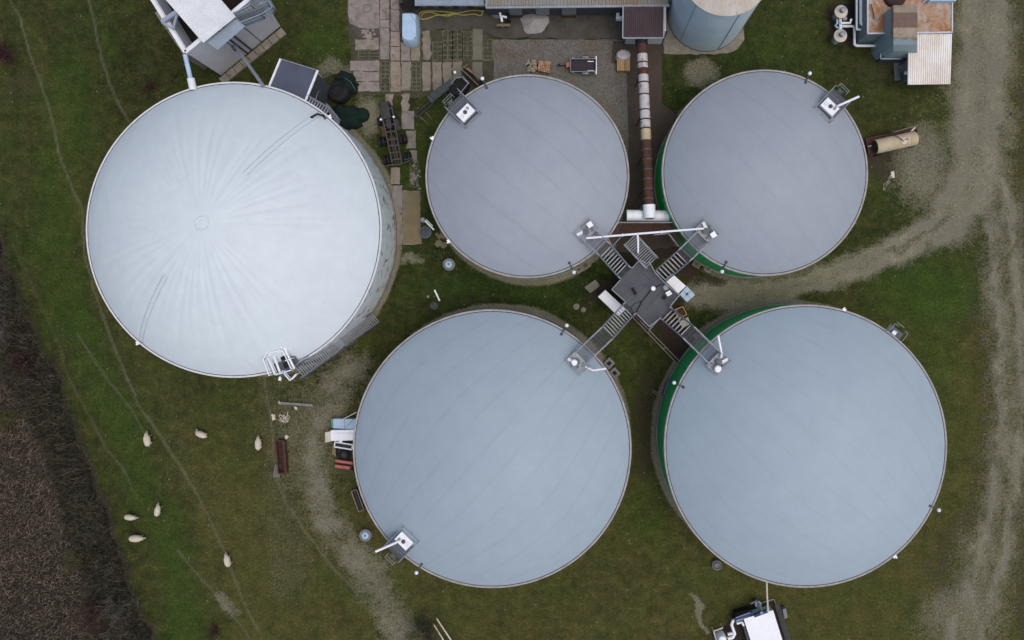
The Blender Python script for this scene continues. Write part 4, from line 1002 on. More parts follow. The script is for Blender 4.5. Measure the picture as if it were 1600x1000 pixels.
MB().tube([P(1361,6,ze+.3),P(1364,18,ze+.25),P(1366,30,ze+.2)], .05, 6).build('cable', 'rust', eh)
# curved duct: profile along y, width along x
prof = [(8,5.2),(20,5.3),(43,5.3),(58,5.0),(70,4.3),(80,3.3),(86,2.3)]
top = [P(1396,y,z) for y, z in prof]; topr = [P(1433,y,z) for y, z in prof]
mb = MB(); m_ = len(prof)
for i in range(m_-1): mb.add([top[i], topr[i], topr[i+1], top[i+1]], [(3,2,1,0)])
mb.v += []; o_ = len(mb.v)
ys = [p.y for p in top]
for sd in (top, topr):
    base = [Vector((p.x,p.y,0)) for p in sd]
    for i in range(m_-1): mb.add([sd[i], sd[i+1], base[i+1], base[i]], [(0,1,2,3)])
e0, e1 = top[-1], topr[-1]; mb.add([e0, e1, Vector((e1.x,e1.y,0)), Vector((e0.x,e0.y,0))], [(0,1,2,3)])
e0, e1 = top[0], topr[0]; mb.add([e1, e0, Vector((e0.x,e0.y,0)), Vector((e1.x,e1.y,0))], [(0,1,2,3)])
dm, nt_, b_ = newmat('duct_sheet'); pos = _geo(nt_).outputs['Position']
sx = nt_.nodes.new('ShaderNodeSeparateXYZ'); nt_.links.new(pos, sx.inputs[0]); nn_ = _noise(nt_, 1.2, 6, .7, pos)
f_ = _ramp(nt_, _math(nt_, 'ADD', _math(nt_, 'MULTIPLY', sx.outputs[1], .30), _math(nt_, 'MULTIPLY', nn_, .5)), 0, 1); 
f_ = _math(nt_, 'GREATER_THAN', _math(nt_, 'ADD', sx.outputs[2], _math(nt_, 'MULTIPLY', nn_, 1.2)), 5.35)
cc_ = _mix(nt_, _ramp(nt_, nn_, .4, .65), (.30,.24,.17), (.19,.14,.11))
nt_.links.new(_mix(nt_, f_, (.25,.30,.33), cc_), b_.inputs['Base Color']); b_.inputs['Roughness'].default_value = .6; M['duct'] = dm
mb.build('duct', 'duct', eh)
MB().prism([top[2]+Vector((-.02,0,.06)), topr[2]+Vector((.02,0,.06)), topr[1]+Vector((.02,0,.06)), top[1]+Vector((-.02,0,.06))], top[2].z+.01).build('duct_panel', mk('brown_duct_panel', (.17,.115,.09), (.14,.09,.07), 2, .8), eh)
MB().prism([Vector((p.x,p.y,1.4)) for p in PP([(1370,98,0),(1412,98,0),(1412,60,0),(1370,60,0)])], 0).build('plinth', 'darkgrey', eh)
mb = MB()
for a, b in (((1376,70),(1376,92)),((1376,92),(1408,92))): mb.bar(P(*a,1.5), P(*b,1.5), .12)
mb.build('plinth_rail', 'bluegrey', eh)
pr = thing('lean_to', 'cream corrugated lean-to roof on posts in front of the rust stained engine house', 'lean-to', P(1452,95,0))
MB().corr(P(1418,132.5,2.5), P(1485,131.5,2.5), P(1487.5,53,3.0), P(1433,54,3.0), 20, .07).v
MB().corr(P(1418,132.5,2.5), P(1485,131.5,2.5), P(1487.5,53,3.0), P(1419,53,3.0), 20, .07).build('roof', 'corrcream', pr)
mb = MB()
for x, y in ((1422,118),(1480,117),(1422,90),(1480,90)): mb.bar(P(x,y,2.3), Vector((*P(x,y,2.3).xy,0)), .12)
mb.build('post', 'galvdark', pr)
MB().bar(P(1418,132,2.4), P(1485,131,2.4), .1, .14).build('gutter', 'galvdark', pr)
pw = thing('pipe_group', 'bundle of white pipes running along the left wall of the engine house', 'pipe', P(1343,30,0))
zp_ = 1.6
MB().tube([P(1338.5,-60,zp_),P(1338.5,46,zp_),P(1349,46.5,zp_)], .13, 12).tube([P(1345,-60,zp_+.3),P(1345,36,zp_+.3),P(1349,40,zp_+.3)], .15, 12).build('vertical_pipe', 'whiteclean', pw, smooth='auto')
MB().tube([P(1315,41,.9),P(1333,41,.9),P(1335,44,.9),P(1335,69,.9),P(1338,71.5,.9),P(1371,71.5,.9)], .14, 12).build('long_pipe', 'white', pw, smooth='auto')
MB().tube([P(1313,36,1.2),P(1328,36,1.2),P(1330,30,1.2)], .13, 10).build('short_pipe', 'whiteclean', pw, smooth='auto')
def fan(x, y, lab):
    t = thing('vent_drum', lab, 'vent', P(x, y, 0), 'round cream vents left of the engine house')
    c_ = P(x, y, 1.7)
    MB().lathe(Vector((c_.x,c_.y,0)), [(.22,0),(.22,.8),(.60,1.35),(.66,1.5),(.66,1.6),(.45,1.72),(.3,1.76),(0,1.76)], 32).build('drum', 'cream', t, smooth='auto')
    MB().lathe(c_, [(.24,.1),(.24,.4),(.28,.42),(.28,.55),(.2,.6),(0,.6)], 24).build('cap', 'galv', t, smooth='auto')
    MB().lathe(Vector((c_.x,c_.y,0)), [(.40,0),(.40,.12),(.2,.14)], 32, closed=False).build('base', 'galvdark', t)
fan(1315,17.5,'round cream vent with grey cap, upper of the pair beside the engine house')
fan(1314,55,'round cream vent with grey cap, lower of the pair beside the engine house')
vp = thing('valve_pipework', 'white pipe manifold between the two round vents', 'pipe', P(1314,36,0))
MB().tube([P(1313,28,1),P(1313,46,1)], .15, 12).build('riser_pipe', 'whiteclean', vp, smooth='auto')
MB().tube([P(1308,30,1),P(1308,37,1),P(1305,40,.8),P(1309,44,.8),P(1316,43,.8)], .11, 10).build('bend_pipe', 'blueplastic', vp, smooth='auto')
MB().lathe(P(1318,31,.9), [(.16,0),(.16,.3),(.08,.32),(.22,.36),(.22,.4),(0,.4)], 14).build('valve_wheel', 'galv', vp)
jk = thing('scrap_bin', 'small grey machine part at the left edge of the cream lean-to', 'machine part', P(1414,118,0))
MB().box(P(1414,120,.3), (.6,.9,.6), .2).build('housing', 'galvdark', jk); MB().lathe(P(1415,114,.6), [(.18,0),(.2,.1),(0,.2)], 12).build('cap', 'whiteclean', jk)

# ------------------------------------------------------------------ container at the bottom edge
bc = thing('white_container', 'white roofed container standing askew at the bottom edge', 'container', P(1190,985,0))
zb_ = 1.5
MB().prism(PP([(1163,967.5),(1207.5,954),(1230,1026),(1186,1040)], zb_), .1).build('body', 'whiteclean', bc)
MB().prism(PP([(1162,967),(1208,953.5),(1231,1027),(1186,1041)], zb_+.1), zb_+.01).build('roof', 'whiteclean', bc)
mb = MB()
for f in (.25,.5,.75): mb.bar(P(1163,967.5,1).lerp(P(1186,1040,1), f)+Vector((-.1,0,0)), P(1163,967.5,1).lerp(P(1186,1040,1), f)+Vector((-.1,0,.4)), .1)
MB().prism(PP([(1159,970),(1163,969),(1180,1030),(1176,1031)], 1.3), .2).build('side_unit', 'darkgrey', bc)
ps = thing('gas_cleaning_unit', 'blue and dark pipe rack with white bends left of the white roofed container', 'machine', P(1150,965,0))
MB().prism(PP([(1147,969),(1175,960),(1178,967),(1150,976)], 1.2), .1).build('skid', 'darksteel', ps)
M['deepblue'] = mk('deep_blue_paint', (.02,.04,.16), (.015,.03,.11), 3, .5)
MB().tube([P(1149,966,1.6),P(1176,957,1.6)], .16, 12).tube([P(1178,962,1.5),P(1199,954,1.5)], .2, 12).build('blue_pipe', 'deepblue', ps, smooth='auto')
MB().tube([P(1150,970,1.4),P(1172,963,1.4)], .1, 10).tube([P(1150,965,1.8),P(1172,957,1.8)], .05, 8).build('light_pipe', 'bluegrey', ps, smooth='auto')
MB().tube([P(1151,974,1.3),P(1159,972,1.3),P(1162,977,1.2)], .13, 10).tube([P(1151,968,1.0),P(1145,970,1.0),P(1143,976,1.0),P(1148,990,1.0),P(1145,996,1.0),P(1137,998,1.0)], .16, 12).build('white_pipe', 'whiteclean', ps, smooth='auto')
MB().tube([P(1137,991,.9),P(1146,989,.9)], .15, 12).build('stub_pipe', 'white', ps, smooth='auto')
MB().tube([P(1186,944,1.2),P(1190,955,1.7),P(1190,958,2.2)], .16, 12).lathe(P(1182,940,.3), [(.28,0),(.28,.6),(.34,.62),(.34,.75),(.1,.8),(0,.8)], 16).tube([P(1173,943,.8),P(1182,939,1.0),P(1186,944,1.2)], .1, 8).build('pump', 'galv', ps, smooth='auto')
MB().prism(PP([(1149,958),(1172,952),(1172,955),(1149,963)], .9), 0).build('box', 'black', ps)
wt = thing('white_tank', 'small white round tank in a pale frame at the bottom edge beside the pipe rack', 'tank', P(1130,999,0))
MB().lathe(Vector((*P(1129,1000,1.6).xy,0)), [(.45,0),(.45,1.4),(.35,1.6),(.12,1.7),(0,1.7)], 28).build('vessel', 'whiteclean', wt, smooth='auto')
mb = MB()
for a, b in (((1115,986),(1129,981)),((1115,986),(1120,1003))): mb.bar(P(*a,1.0), P(*b,1.0), .12)
for x, y in ((1115,986),(1129,981)): mb.bar(P(x,y,1.0), Vector((*P(x,y,1).xy,0)), .1)
mb.build('frame', 'cream', wt)
MB().prism(PP([(1118,987),(1129,984),(1131,989),(1120,992)], .5), .05).build('crate', 'yslab', wt)
mb = MB(); mb.bar(P(1191,941,.1), P(1209,936,.1), .12).bar(P(1209,936,.1), P(1215,950,.1), .12); 
pd = mb.build('edge_kerb', 'beige', tag=('pale kerb corner above the white roofed container', 'kerb'))
pn = thing('side_walkway', 'dark grated walkway with a pale step on the right side of the white roofed container', 'walkway', P(1222,970,0))
MB().grate(P(1211,945,.6), P(1217,943,.6), P(1238,1008,.6), P(1231,1010,.6), 40, .05, .06, 2).build('grating', 'darkgrey', pn)
MB().prism(PP([(1223,952),(1228,950.5),(1231,965),(1226,967)], .8), .1).build('step', 'concrete', pn)
bp_ = thing('cream_pole', 'thin cream pipe from the container up to the rim of the largest tank', 'pipe', P(1199,930,0))
MB().tube([P(1198,909,5.7),P(1198.5,930,4.4),P(1200,953,3.2)], .09, 10).build('pipe_run', 'cream', bp_, smooth='auto')
MB().tube([P(1200,951,3.3),P(1200,954,3.2)], .14, 10).build('joint', 'cream', bp_)

# ------------------------------------------------------------------ wells and manholes
def well(lab, x, y, r, kind):
    t = thing('well_shaft', lab, 'well', P(x, y, 0), 'round concrete well shafts'); c_ = P(x, y, 0); R_ = r/15.3
    hh = .55
    MB().lathe(c_, [(R_,0),(R_,hh),(R_-.10,hh+.02),(R_-.10,.25),(0,.25)], 32, closed=False).build('ring', 'concrete' if kind != 'black' else 'galvdark', t, smooth='auto')
    if kind == 'blue':
        MB().lathe(c_, [(R_*.58,.25),(R_*.58,hh+.06),(R_*.35,hh+.14),(0,hh+.16)], 28).build('lid', 'blueplastic', t, smooth='auto')
        MB().lathe(c_+Vector((.03,.02,hh+.14)), [(.09,0),(.09,.07),(0,.08)], 12).build('knob', 'darkgrey', t)
        MB().lathe(c_, [(R_-.02,.35),(R_-.02,hh-.0),(R_*.6,hh)], 28, closed=False).build('collar', 'concrete', t)
    elif kind == 'black':
        MB().lathe(c_, [(R_-.12,.3),(R_-.12,hh-.03),(0,hh+.03)], 28).build('lid', 'darkgrey', t, smooth='auto')
    else:
        MB().lathe(c_, [(R_*.6,.25),(R_*.6,hh+.05),(0,hh+.06)], 24).build('lid', 'concrete', t, smooth='auto')
well('round well with a small blue lid below the black lidded well', 702.5, 413.5, 9.5, 'blue')
well('round well with a pale blue lid beside the gravel path', 573, 834, 9.5, 'blue')
well('round well with a black lid at the corner of the yellow concrete pad', 666, 363.5, 9.5, 'black')
well('small round concrete well at the lower left edge of the largest grey tank', 1118.5, 880.5, 7.5, 'plain')
def disc(lab, x, y, r):
    t = thing('concrete_cover', lab, 'cover', P(x,y,0), 'round concrete covers in the grass left of the valve house'); c_ = P(x,y,0)
    MB().lathe(c_, [(r/15.1,0),(r/15.1,.18),(r/15.1-.06,.2),(0,.2)], 24).build('disc', 'beige', t, smooth='auto')
    MB().lathe(c_+Vector((0,0,.2)), [(.12,0),(.12,.03),(.08,.04),(0,.03)], 14).build('handle', 'concrete', t)
disc('paler, left one of two round covers in the grass by the valve house', 900.5, 479, 4.8)
disc('browner, right one of two round covers in the grass by the valve house', 911.5, 484, 4.0)
hp = thing('hand_pump', 'grey pump arm with a white lever above the black lidded well', 'pump', P(667,350,0))
MB().lathe(P(663.5,345,0), [(.22,0),(.22,.9),(.28,.95),(.2,1.1),(0,1.1)], 16).build('head', 'galv', hp, smooth='auto')
MB().bar(P(664,345,1.1), P(678,359,.7), .16, .1).bar(P(666,343,1.1), P(676,353,1.0), .08).build('lever', 'white', hp)
sg = thing('marker_post', 'leaning white post with a crossbar in the grass below the left smaller tank', 'post', P(683,462,0))
MB().bar(P(679,453,.9), P(687,470,.5), .16, .12).build('white_board', 'whiteclean', sg)
MB().bar(P(677,464,.6), P(687,460,.6), .06).bar(P(683,462,.7), P(683,462,0), .08).build('crossbar', 'galvdark', sg)
mo = thing('drain_cover', 'dark round drain cover in the grass beside the leaning white post', 'cover', P(678,478,0))
MB().lathe(P(678,478,0), [(.4,0),(.4,.05),(.34,.06),(0,.06)], 20).build('cover_plate', 'darkgrey', mo, smooth='auto'); MB().lathe(P(669,463.5,0), [(.15,0),(.15,.1),(0,.12)], 12).build('marker_cap', 'beige', mo)

# ------------------------------------------------------------------ blocks against the tank feet
def block(lab, x, y, sx_, sy_, a, mat, h=.5):
    t = thing('concrete_block', lab, 'block', P(x,y,0), 'loose blocks at the feet of the tanks'); c_ = P(x,y,0)
    MB().box(c_+Vector((0,0,h/2)), (sx_,sy_,h), math.radians(a)).build('block', mat, t)
    MB().box(c_+Vector((0,0,h+.02)), (sx_*.45,sy_*.45,.05), math.radians(a)).build('top_plate', 'darkgrey' if mat != 'concrete' else 'black', t)
block('upper brown block below the catwalk foot at the left smaller tank', 914.5, 415, .95, .8, 35, 'wood')
block('lower tan block beside the white ball light of the left smaller tank', 904.5, 421.5, .7, .65, 35, 'beige')
block('yellowish block with a dark hole by the upper right catwalk', 1087.5, 413, .85, .7, -32, 'yslab')
block('tan block in the middle of the row by the upper right catwalk', 1105, 421, .75, .6, -30, 'beige')
block('smallest pale block at the right end of the row by the upper right catwalk', 1120, 424, .6, .4, -22, 'yslab', .3)
block('grey block with a dark top beside the catwalk at the lower left grey tank', 951.5, 567, .85, .9, -45, 'concrete')
block('grey block furthest down the rim of the lower left grey tank', 960, 582, .9, .8, -50, 'concrete')

# ------------------------------------------------------------------ vehicles and machines
def wheel(mb, hub, c_, r, wd, axis):
    a = Vector(axis).normalized()*wd/2; mb.tube([c_-a*1.0, c_-a*.8, c_+a*.8, c_+a*1.0], [r*.86, r, r, r*.86], 20); hub.tube([c_-a*1.04, c_+a*1.04], r*.45, 12)
tc = thing('truck_chassis', 'bare dark truck chassis without cab or bed parked beside the slab lane', 'truck chassis', P(618,210,0))
zc_ = 1.0; L0, L1, R0, R1 = P(595,169,zc_), P(614,259,zc_), P(612.5,167,zc_), P(628.5,257,zc_)
mb = MB(); mb.bar(L0, L1, .12, .25).bar(R0, R1, .12, .25)
M['chassis'] = mk('weathered_chassis_steel', (.085,.078,.078), (.05,.045,.045), 5, .7, .1)
mb.build('frame_rail', 'chassis', tc)
for f in (.02,.3,.42,.55,.66,.78,.9,.99): MB().bar(L0.lerp(L1,f)-Vector((0,0,.03)), R0.lerp(R1,f)-Vector((0,0,.03)), .12, .18).build('cross_member', 'chassis', tc)
for f in (.35,.65): MB().bar(L0.lerp(L1,.5).lerp(R0.lerp(R1,.5),f), L1.lerp(R1,f), .07).build('inner_rail', 'chassis', tc)
ax = (R0-L0).normalized(); fw = (L0-L1).normalized()
eng = P(604.5,176,.9); MB().box(eng, (.75,1.4,.7), ang(L1,L0)-math.pi/2).box(eng+fw*.9+Vector((0,0,-.1)), (.9,.35,.8), ang(L1,L0)-math.pi/2).box(eng-fw*1.2, (.5,.9,.5), ang(L1,L0)-math.pi/2).build('engine', 'darksteel', tc)
MB().tube([eng-fw*1.6+Vector((0,0,.1)), P(620,248,.8)], .09, 10).build('drive_shaft', 'rust', tc)
for (x, y, dl) in ((597.5,221.5,0),(630.5,217.5,0),(605,250,0),(637,245,0),(592.5,190,1),(620,186,1)):
    m1, m2 = MB(), MB(); c_ = P(x, y, .5)
    if dl: wheel(m1, m2, c_, .46, .26, ax)
    else:
        for o_ in (-.2, .2): wheel(m1, m2, c_+ax*o_, .5, .28, ax)
    w_ = m1.build('wheel', 'black', tc, smooth='auto'); m2.build('hub', 'darksteel', w_, smooth='auto')
mb = MB()
for a, b in (((600,221.5),(630,217.5)),((606,250),(636,245)),((594,190),(618,186))): mb.tube([P(*a,.5), P(*b,.5)], .09, 8)
mb.build('axle', 'darksteel', tc)
MB().bar(P(603,260,.7), P(614,257,.7), .12, .2).bar(P(629,256,.7), P(645,248.5,.7), .12, .2).bar(P(632,250,1.0), P(642,247,1.0), .1).build('rear_bar', 'chassis', tc)
for x, y in ((595.5,187),(615.5,183)): MB().lathe(P(x,y,1.15), [(.07,0),(.12,.04),(.12,.13),(.07,.19),(0,.2)], 14).build('headlamp', 'whiteclean', tc, smooth='auto')
MB().box(P(600,206,.9), (.45,1.0,.4), ang(L1,L0)-math.pi/2).build('battery_box', 'rust', tc)
MB().lathe(P(624,201,.75), [(.2,0),(.28,.1),(.28,.3),(.2,.38),(0,.38)], 16).box(P(621,194,.85), (.35,.9,.35), ang(L1,L0)-math.pi/2).build('air_tank', 'darksteel', tc, smooth='auto')

fm = thing('farm_machine', 'folded dark farm machine with a long boom by the left smaller tank', 'farm machine', P(700,145,0))
z_ = 1.3
MB().bar(P(647,181,z_), P(674,157,z_), .10, .14).bar(P(651,184,z_), P(678,161,z_), .10, .14).bar(P(649,183,z_), P(652,180,z_), .4, .1).build('boom', 'darksteel', fm)
mb = MB()
p_, q_ = P(671,157,z_+.2), P(706,127,z_+.3); d_ = (q_-p_).normalized()
for i in range(7):
    c_ = p_.lerp(q_, (i+.5)/7); mb.box(c_+Vector((0,0,(.0,.12)[i % 2])), (.42,.78 if i < 5 else .6,.16), ang(p_, q_))
mb.build('segment_plate', mk('grey_green_plate', (.055,.068,.070), (.035,.042,.045), 3, .6), fm)
MB().bar(P(697,143,z_+.1), P(712,122,z_+.5), .09).bar(P(712,122,z_+.5), P(725,120,z_+.5), .09).bar(P(718,147,z_), P(732,130,z_), .09).bar(P(724,122,z_), P(733,131,z_), .16).build('frame', 'rail', fm)
mb = MB(); mb.prism(PP([(709,124),(722,118),(733,133),(722,150),(707,148),(697,143)], .9), .15); mb.build('cradle', 'black', fm)
MB().prism(PP([(721,108),(727,103),(757,128),(748,134)], 1.0), .4).build('header', 'black', fm)
MB().bar(P(724,104,1.3), P(757,128,1.3), .11, .2).bar(P(721,108,1.25), P(748,134,1.25), .10, .15).bar(P(720,109,1.2), P(730,101,1.2), .09).build('header_rail', 'yslab', fm)
MB().bar(P(730,107,1.15), P(737,113,1.15), .22, .1).bar(P(737,113,1.12), P(749,126,1.12), .08).build('red_bar', 'redbox', fm)
for x, y in ((716,134),(738,121)):
    m1, m2 = MB(), MB(); wheel(m1, m2, P(x,y,.45), .45, .28, d_); w_ = m1.build('wheel', 'black', fm, smooth='auto'); m2.build('hub', 'rust', w_)
MB().lathe(P(711,113.5,1.0), [(.1,0),(.16,.1),(.12,.22),(0,.25)], 12).build('white_cap', 'whiteclean', fm, smooth='auto')
tb = thing('timber_lath', 'pair of thin pale laths lying in the grass under the folded machine boom', 'lath', P(666,188,0))
MB().bar(P(657,181,.06), P(668,194,.06), .06).bar(P(665,175,.06), P(675,187,.06), .06).bar(P(655,183,.03), P(660,187,.03), .05).build('lath', 'wood', tb)

ctl = thing('car_trailer', 'small open car trailer with a dark bed and white tail bar on the cobbles', 'trailer', P(911,102,0))
zt_ = .62
MB().prism(PP([(892,92.5),(930,92.5),(930,111.5),(892,111.5)], zt_), zt_-.08).build('bed', mk('dark_plum_bed', (.035,.028,.038), None, 3, .7), ctl)
mb = MB()
for a, b in (((891.5,92),(930.5,92)),((891.5,112),(930.5,112)),((891.5,92),(891.5,112)),((930.5,92),(930.5,112))): mb.bar(P(*a,zt_+.15), P(*b,zt_+.15), .07, .38)
mb.build('side_board', mk('navy_board', (.04,.04,.075), None, 3, .5), ctl)
mb = MB()
for a, b in (((891.5,92),(930.5,92)),((891.5,112),(930.5,112)),((891.5,92),(891.5,112))): mb.bar(P(*a,zt_+.36), P(*b,zt_+.36), .05, .05)
for x in (895,930): 
    for y in (91,113): mb.box(P(x,y,zt_+.3), (.12,.12,.2))
mb.build('top_rail', 'galv', ctl)
MB().bar(P(931.5,88,.75), P(931.5,116,.75), .12, .22).build('tail_bar', 'whiteclean', ctl)
for y in (89.5,114.5):
    m1, m2 = MB(), MB(); wheel(m1, m2, P(914.5,y,.32), .32, .18, (0,1,0)); w_ = m1.build('wheel', 'black', ctl, smooth='auto'); m2.build('hub', 'galv', w_)
    MB().tube([P(909.5,y,.45),P(911,y,.66),P(914.5,y,.74),P(918,y,.66),P(919.5,y,.45)], .13, 10).build('mudguard', 'galv', ctl, smooth='auto')
for y in (96,110.5): MB().bar(P(918,y,zt_+.08), P(928,y,zt_+.08), .08, .04).build('white_strip', 'whiteclean', ctl)
MB().tube([P(891,102,.5),P(872,102.5,.5)], .05, 8).lathe(P(874,102.5,.3), [(.09,0),(.09,.4),(0,.42)], 10).build('drawbar', 'black', ctl); MB().box(P(888,101.5,.62), (.45,.5,.22), .1).build('toolbox', 'redbox', ctl)
MB().tube([P(877,100,.5),P(874,104,.45),P(871,100,.3)], .03, 6).build('coupling', 'galvdark', ctl)

tt = thing('tank_trailer', 'old stained cream tank lying on a rusty flat trailer beside the right smaller tank', 'trailer', P(1393,225,0))
za_, zb2 = 1.75, 1.0
A_, B_ = P(1367.5,229.5,za_), P(1432,215.5,za_); u_ = (B_-A_).normalized()
MB().tube([A_-u_*.0, A_+u_*.08, A_+u_*.25, B_-u_*.3, B_-u_*.1, B_], [.66,.70,.72,.72,.66,.45], 28).build('vessel', 'tanpaint', tt, smooth='auto')
MB().tube([A_-u_*.03, A_+u_*.0], [.58,.67], 28).build('end_cap', 'rust', tt, smooth='auto')
MB().lathe(P(1412,221,2.42), [(.30,0),(.30,.10),(.22,.12),(.14,.12),(.14,.2),(0,.2)], 20).build('hatch', 'cream', tt, smooth='auto')
MB().tube([P(1394,211,2.2),P(1402,213,2.5),P(1411,220,2.6),P(1419,217,2.55)], .04, 6).build('hose', 'rust', tt)
mb = MB()
for f in (.3,.75): 
    c_ = A_.lerp(B_, f); mb.tube([c_-u_*.03, c_+u_*.03], .735, 28)
mb.build('band', 'cream', tt)
M['trailerrust'] = mk('rusty_trailer_frame', (.12,.055,.045), (.07,.035,.03), 3, .85)
mb = MB(); p0, p1, p2, p3 = PP([(1353,217),(1432,201),(1436,222),(1358,243)], .9)
mb.bar(p0,p1,.1,.18).bar(p3,p2,.1,.18).bar(p0,p3,.1,.18).bar(p1,p2,.1,.18)
mb.build('frame', 'trailerrust', tt); MB().prism([p-Vector((0,0,.08)) for p in (p0,p1,p2,p3)], .72).build('bed', 'trailerrust', tt)
mb = MB(); rails(mb, P(1391,209,1.0), P(1428,199,1.0), .9, .06, 4); mb.build('side_rail', 'wood', tt)
MB().bar(P(1424,205,1.9), P(1430,199,1.9), .12, .1).bar(P(1356,229,1.1), P(1365,227,1.1), .1).build('grab_rail', 'cream', tt)
for x, y in ((1372,241),(1424,228),(1368,215),(1420,204)):
    m1, m2 = MB(), MB(); wheel(m1, m2, P(x,y,.4), .4, .22, (u_.y,-u_.x,0)); w_ = m1.build('wheel', 'black', tt, smooth='auto'); m2.build('hub', 'rust', w_)

# ------------------------------------------------------------------ yard clutter
bl = thing('covered_bale', 'pale blue tarpaulin covered load standing on the slabs below the black shed roof', 'covered load', P(639,42,0))
pts = [(627.5,19),(632,17.5),(646,18),(651,21),(651.5,40),(651,60),(648,64.5),(639,66),(629,63),(627,58),(627,38)]
w_ = PP(pts, 1.7); c_ = sum(w_, Vector())/len(w_)
mb = MB(); k = len(w_); r0 = [Vector((p.x+random.uniform(-.08,.08),p.y+random.uniform(-.08,.08),0)) for p in w_]; r1 = [Vector((p.x,p.y,1.35)) for p in w_]; r2 = [c_.lerp(p,.86)+Vector((0,0,random.uniform(-.03,.08))) for p in w_]; r3 = [c_.lerp(p,.4)+Vector((0,0,random.uniform(-.05,.1))) for p in w_]
mb.add(r0+r1+r2+r3+[c_+Vector((0,0,.06))], [(i+j*k, (i+1)%k+j*k, (i+1)%k+(j+1)*k, i+(j+1)*k) for j in range(3) for i in range(k)]+[(3*k+i, 3*k+(i+1)%k, 4*k) for i in range(k)])
mb.f = [f[::-1] for f in mb.f]; mb.build('tarpaulin', 'blueplastic', bl, smooth='auto')
MB().tube([P(628,60,1.75),P(636,66,1.5),P(650,58,1.75)], .025, 6).tube([P(640,19,1.75),P(650,36,1.78)], .025, 6).build('rope', 'galv', bl)
bs = thing('black_shed', 'black corrugated shed roof above the pale blue covered load', 'shed', P(638,-5,0))
MB().corr(P(629,16,2.0), P(647,16,2.0), P(647,-50,2.2), P(629,-50,2.2), 7, .08).build('roof', 'black', bs)
MB().prism([Vector((p.x,p.y,1.9)) for p in PP([(630,16,0),(646,16,0),(646,-50,0),(630,-50,0)])], 0).build('wall', 'darksteel', bs)
hs = thing('yellow_hose', 'yellow hose lying in long loops along the hall wall', 'hose', P(700,22,0))
def catm(pts, n=8):
    o = []; P_ = [pts[0]]+pts+[pts[-1]]
    for i in range(1, len(P_)-2):
        for j in range(n):
            t = j/n; a,b,c,d = [Vector(q) for q in P_[i-1:i+3]]
            o.append(.5*((2*b)+(c-a)*t+(2*a-5*b+4*c-d)*t*t+(-a+3*b-3*c+d)*t**3))
    return o+[Vector(P_[-2])]
h1 = [(711,21),(697,23),(682,24),(668,29),(660,30),(655,27),(656,21),(662,17.5),(675,17),(690,18),(705,19),(712,21),(700,25),(688,23.5),(672,19),(661,21),(658,26)]
h2 = [(700,24),(712,21),(722,19),(735,16.5),(745,16.5),(752,17.5),(754,21),(750,24.5),(740,22),(725,23.5),(712,22),(700,19),(685,17.5)]
MB().tube(catm([P(x,y,.07+.03*(i%2)) for i, (x,y) in enumerate(h1)], 6), .06, 7).tube(catm([P(x,y,.09+.03*(i%2)) for i, (x,y) in enumerate(h2)], 6), .055, 7).build('hose', 'yellow', hs, smooth=True)
MB().tube([P(752,17.5,.1),P(757,17,.1)], .09, 10).build('coupling', 'galv', hs)
pl = MB(); c_ = P(835,37,0); rg = np.random.RandomState(5); n = 40; rings = [(0,1.0),(.15,.93),(.35,.74),(.6,.46),(.8,.22),(.95,.06),(1.02,.0)]
for r, z in rings:
    for k in range(n):
        a = 2*math.pi*k/n; rad = r*(1+.07*math.sin(3*a+1)+.05*math.sin(5*a)+rg.uniform(-.03,.03)); pl.v.append(c_+Vector((1.42*rad*math.cos(a), 1.2*rad*math.sin(a)+.15*r, z*.95+rg.uniform(-.015,.015)*(r > 0))))
for j in range(len(rings)-1):
    for k in range(n): a = j*n+k; b = j*n+(k+1) % n; pl.f.append((a, a+n, b+n, b))
pl.build('sand_pile', 'pile', smooth=True, tag=('pale round sand pile in front of the middle hall door', 'sand pile'))
hy = thing('standpipe', 'white bent standpipe with a yellow crossbar standing at the hall wall', 'standpipe', P(785,30,0))
MB().tube([P(781,20,1.2),P(782,25,1.2),P(792,27,1.1)], .13, 10).tube([P(783,26,1.1),P(784.5,34,.9)], .12, 10).build('pipe', 'whiteclean', hy, smooth='auto')
MB().bar(P(776,39.5,.7), P(797,39.5,.7), .22, .12).bar(P(785,36,.75), P(785.5,43,.7), .12).build('crossbar', 'yslab', hy); MB().tube([P(785,38,.7),P(785,38,0)], .08, 8).build('post', 'galvdark', hy); MB().lathe(P(780,16,0), [(.9,0),(.9,.1),(.8,.13),(0,.13)], 24).build('base', 'concrete', hy)
MB().prism(PP([(789,23),(797,23),(797,32),(789,32)], .7), 0).build('cabinet', 'black', hy)
bk = thing('brick_pallet', 'pallet of orange terracotta bricks on the cobbles beside the left smaller tank', 'brick pallet', P(850,106,0))
A_, B_, C_, D_ = PP([(842.5,97.5),(861,99),(858.5,117),(840.5,113.5)], .0); mb = MB()
for i in range(6):
    for j in range(5):
        for (u, v) in ((i/6, j/5),):
            q = [A_.lerp(B_,uu).lerp(D_.lerp(C_,uu),vv) for uu, vv in ((u+.01,v+.01),(u+.155,v+.01),(u+.155,v+.19),(u+.01,v+.19))]; zt2 = .62+random.uniform(-.05,.04)
            mb.prism([Vector((p.x,p.y,zt2)) for p in q], .14)
mb.build('brick_stack', 'brickred', bk); mb = MB()
for v in (.05,.35,.65,.95): mb.bar(A_.lerp(D_,v)+Vector((0,0,.08)), B_.lerp(C_,v)+Vector((0,0,.08)), .12, .1)
mb.build('pallet', 'wood', bk)
rp = thing('rubble_heap', 'small round heap of pale broken stones left of the brick pallet', 'rubble heap', P(831,104,0)); mb = MB()
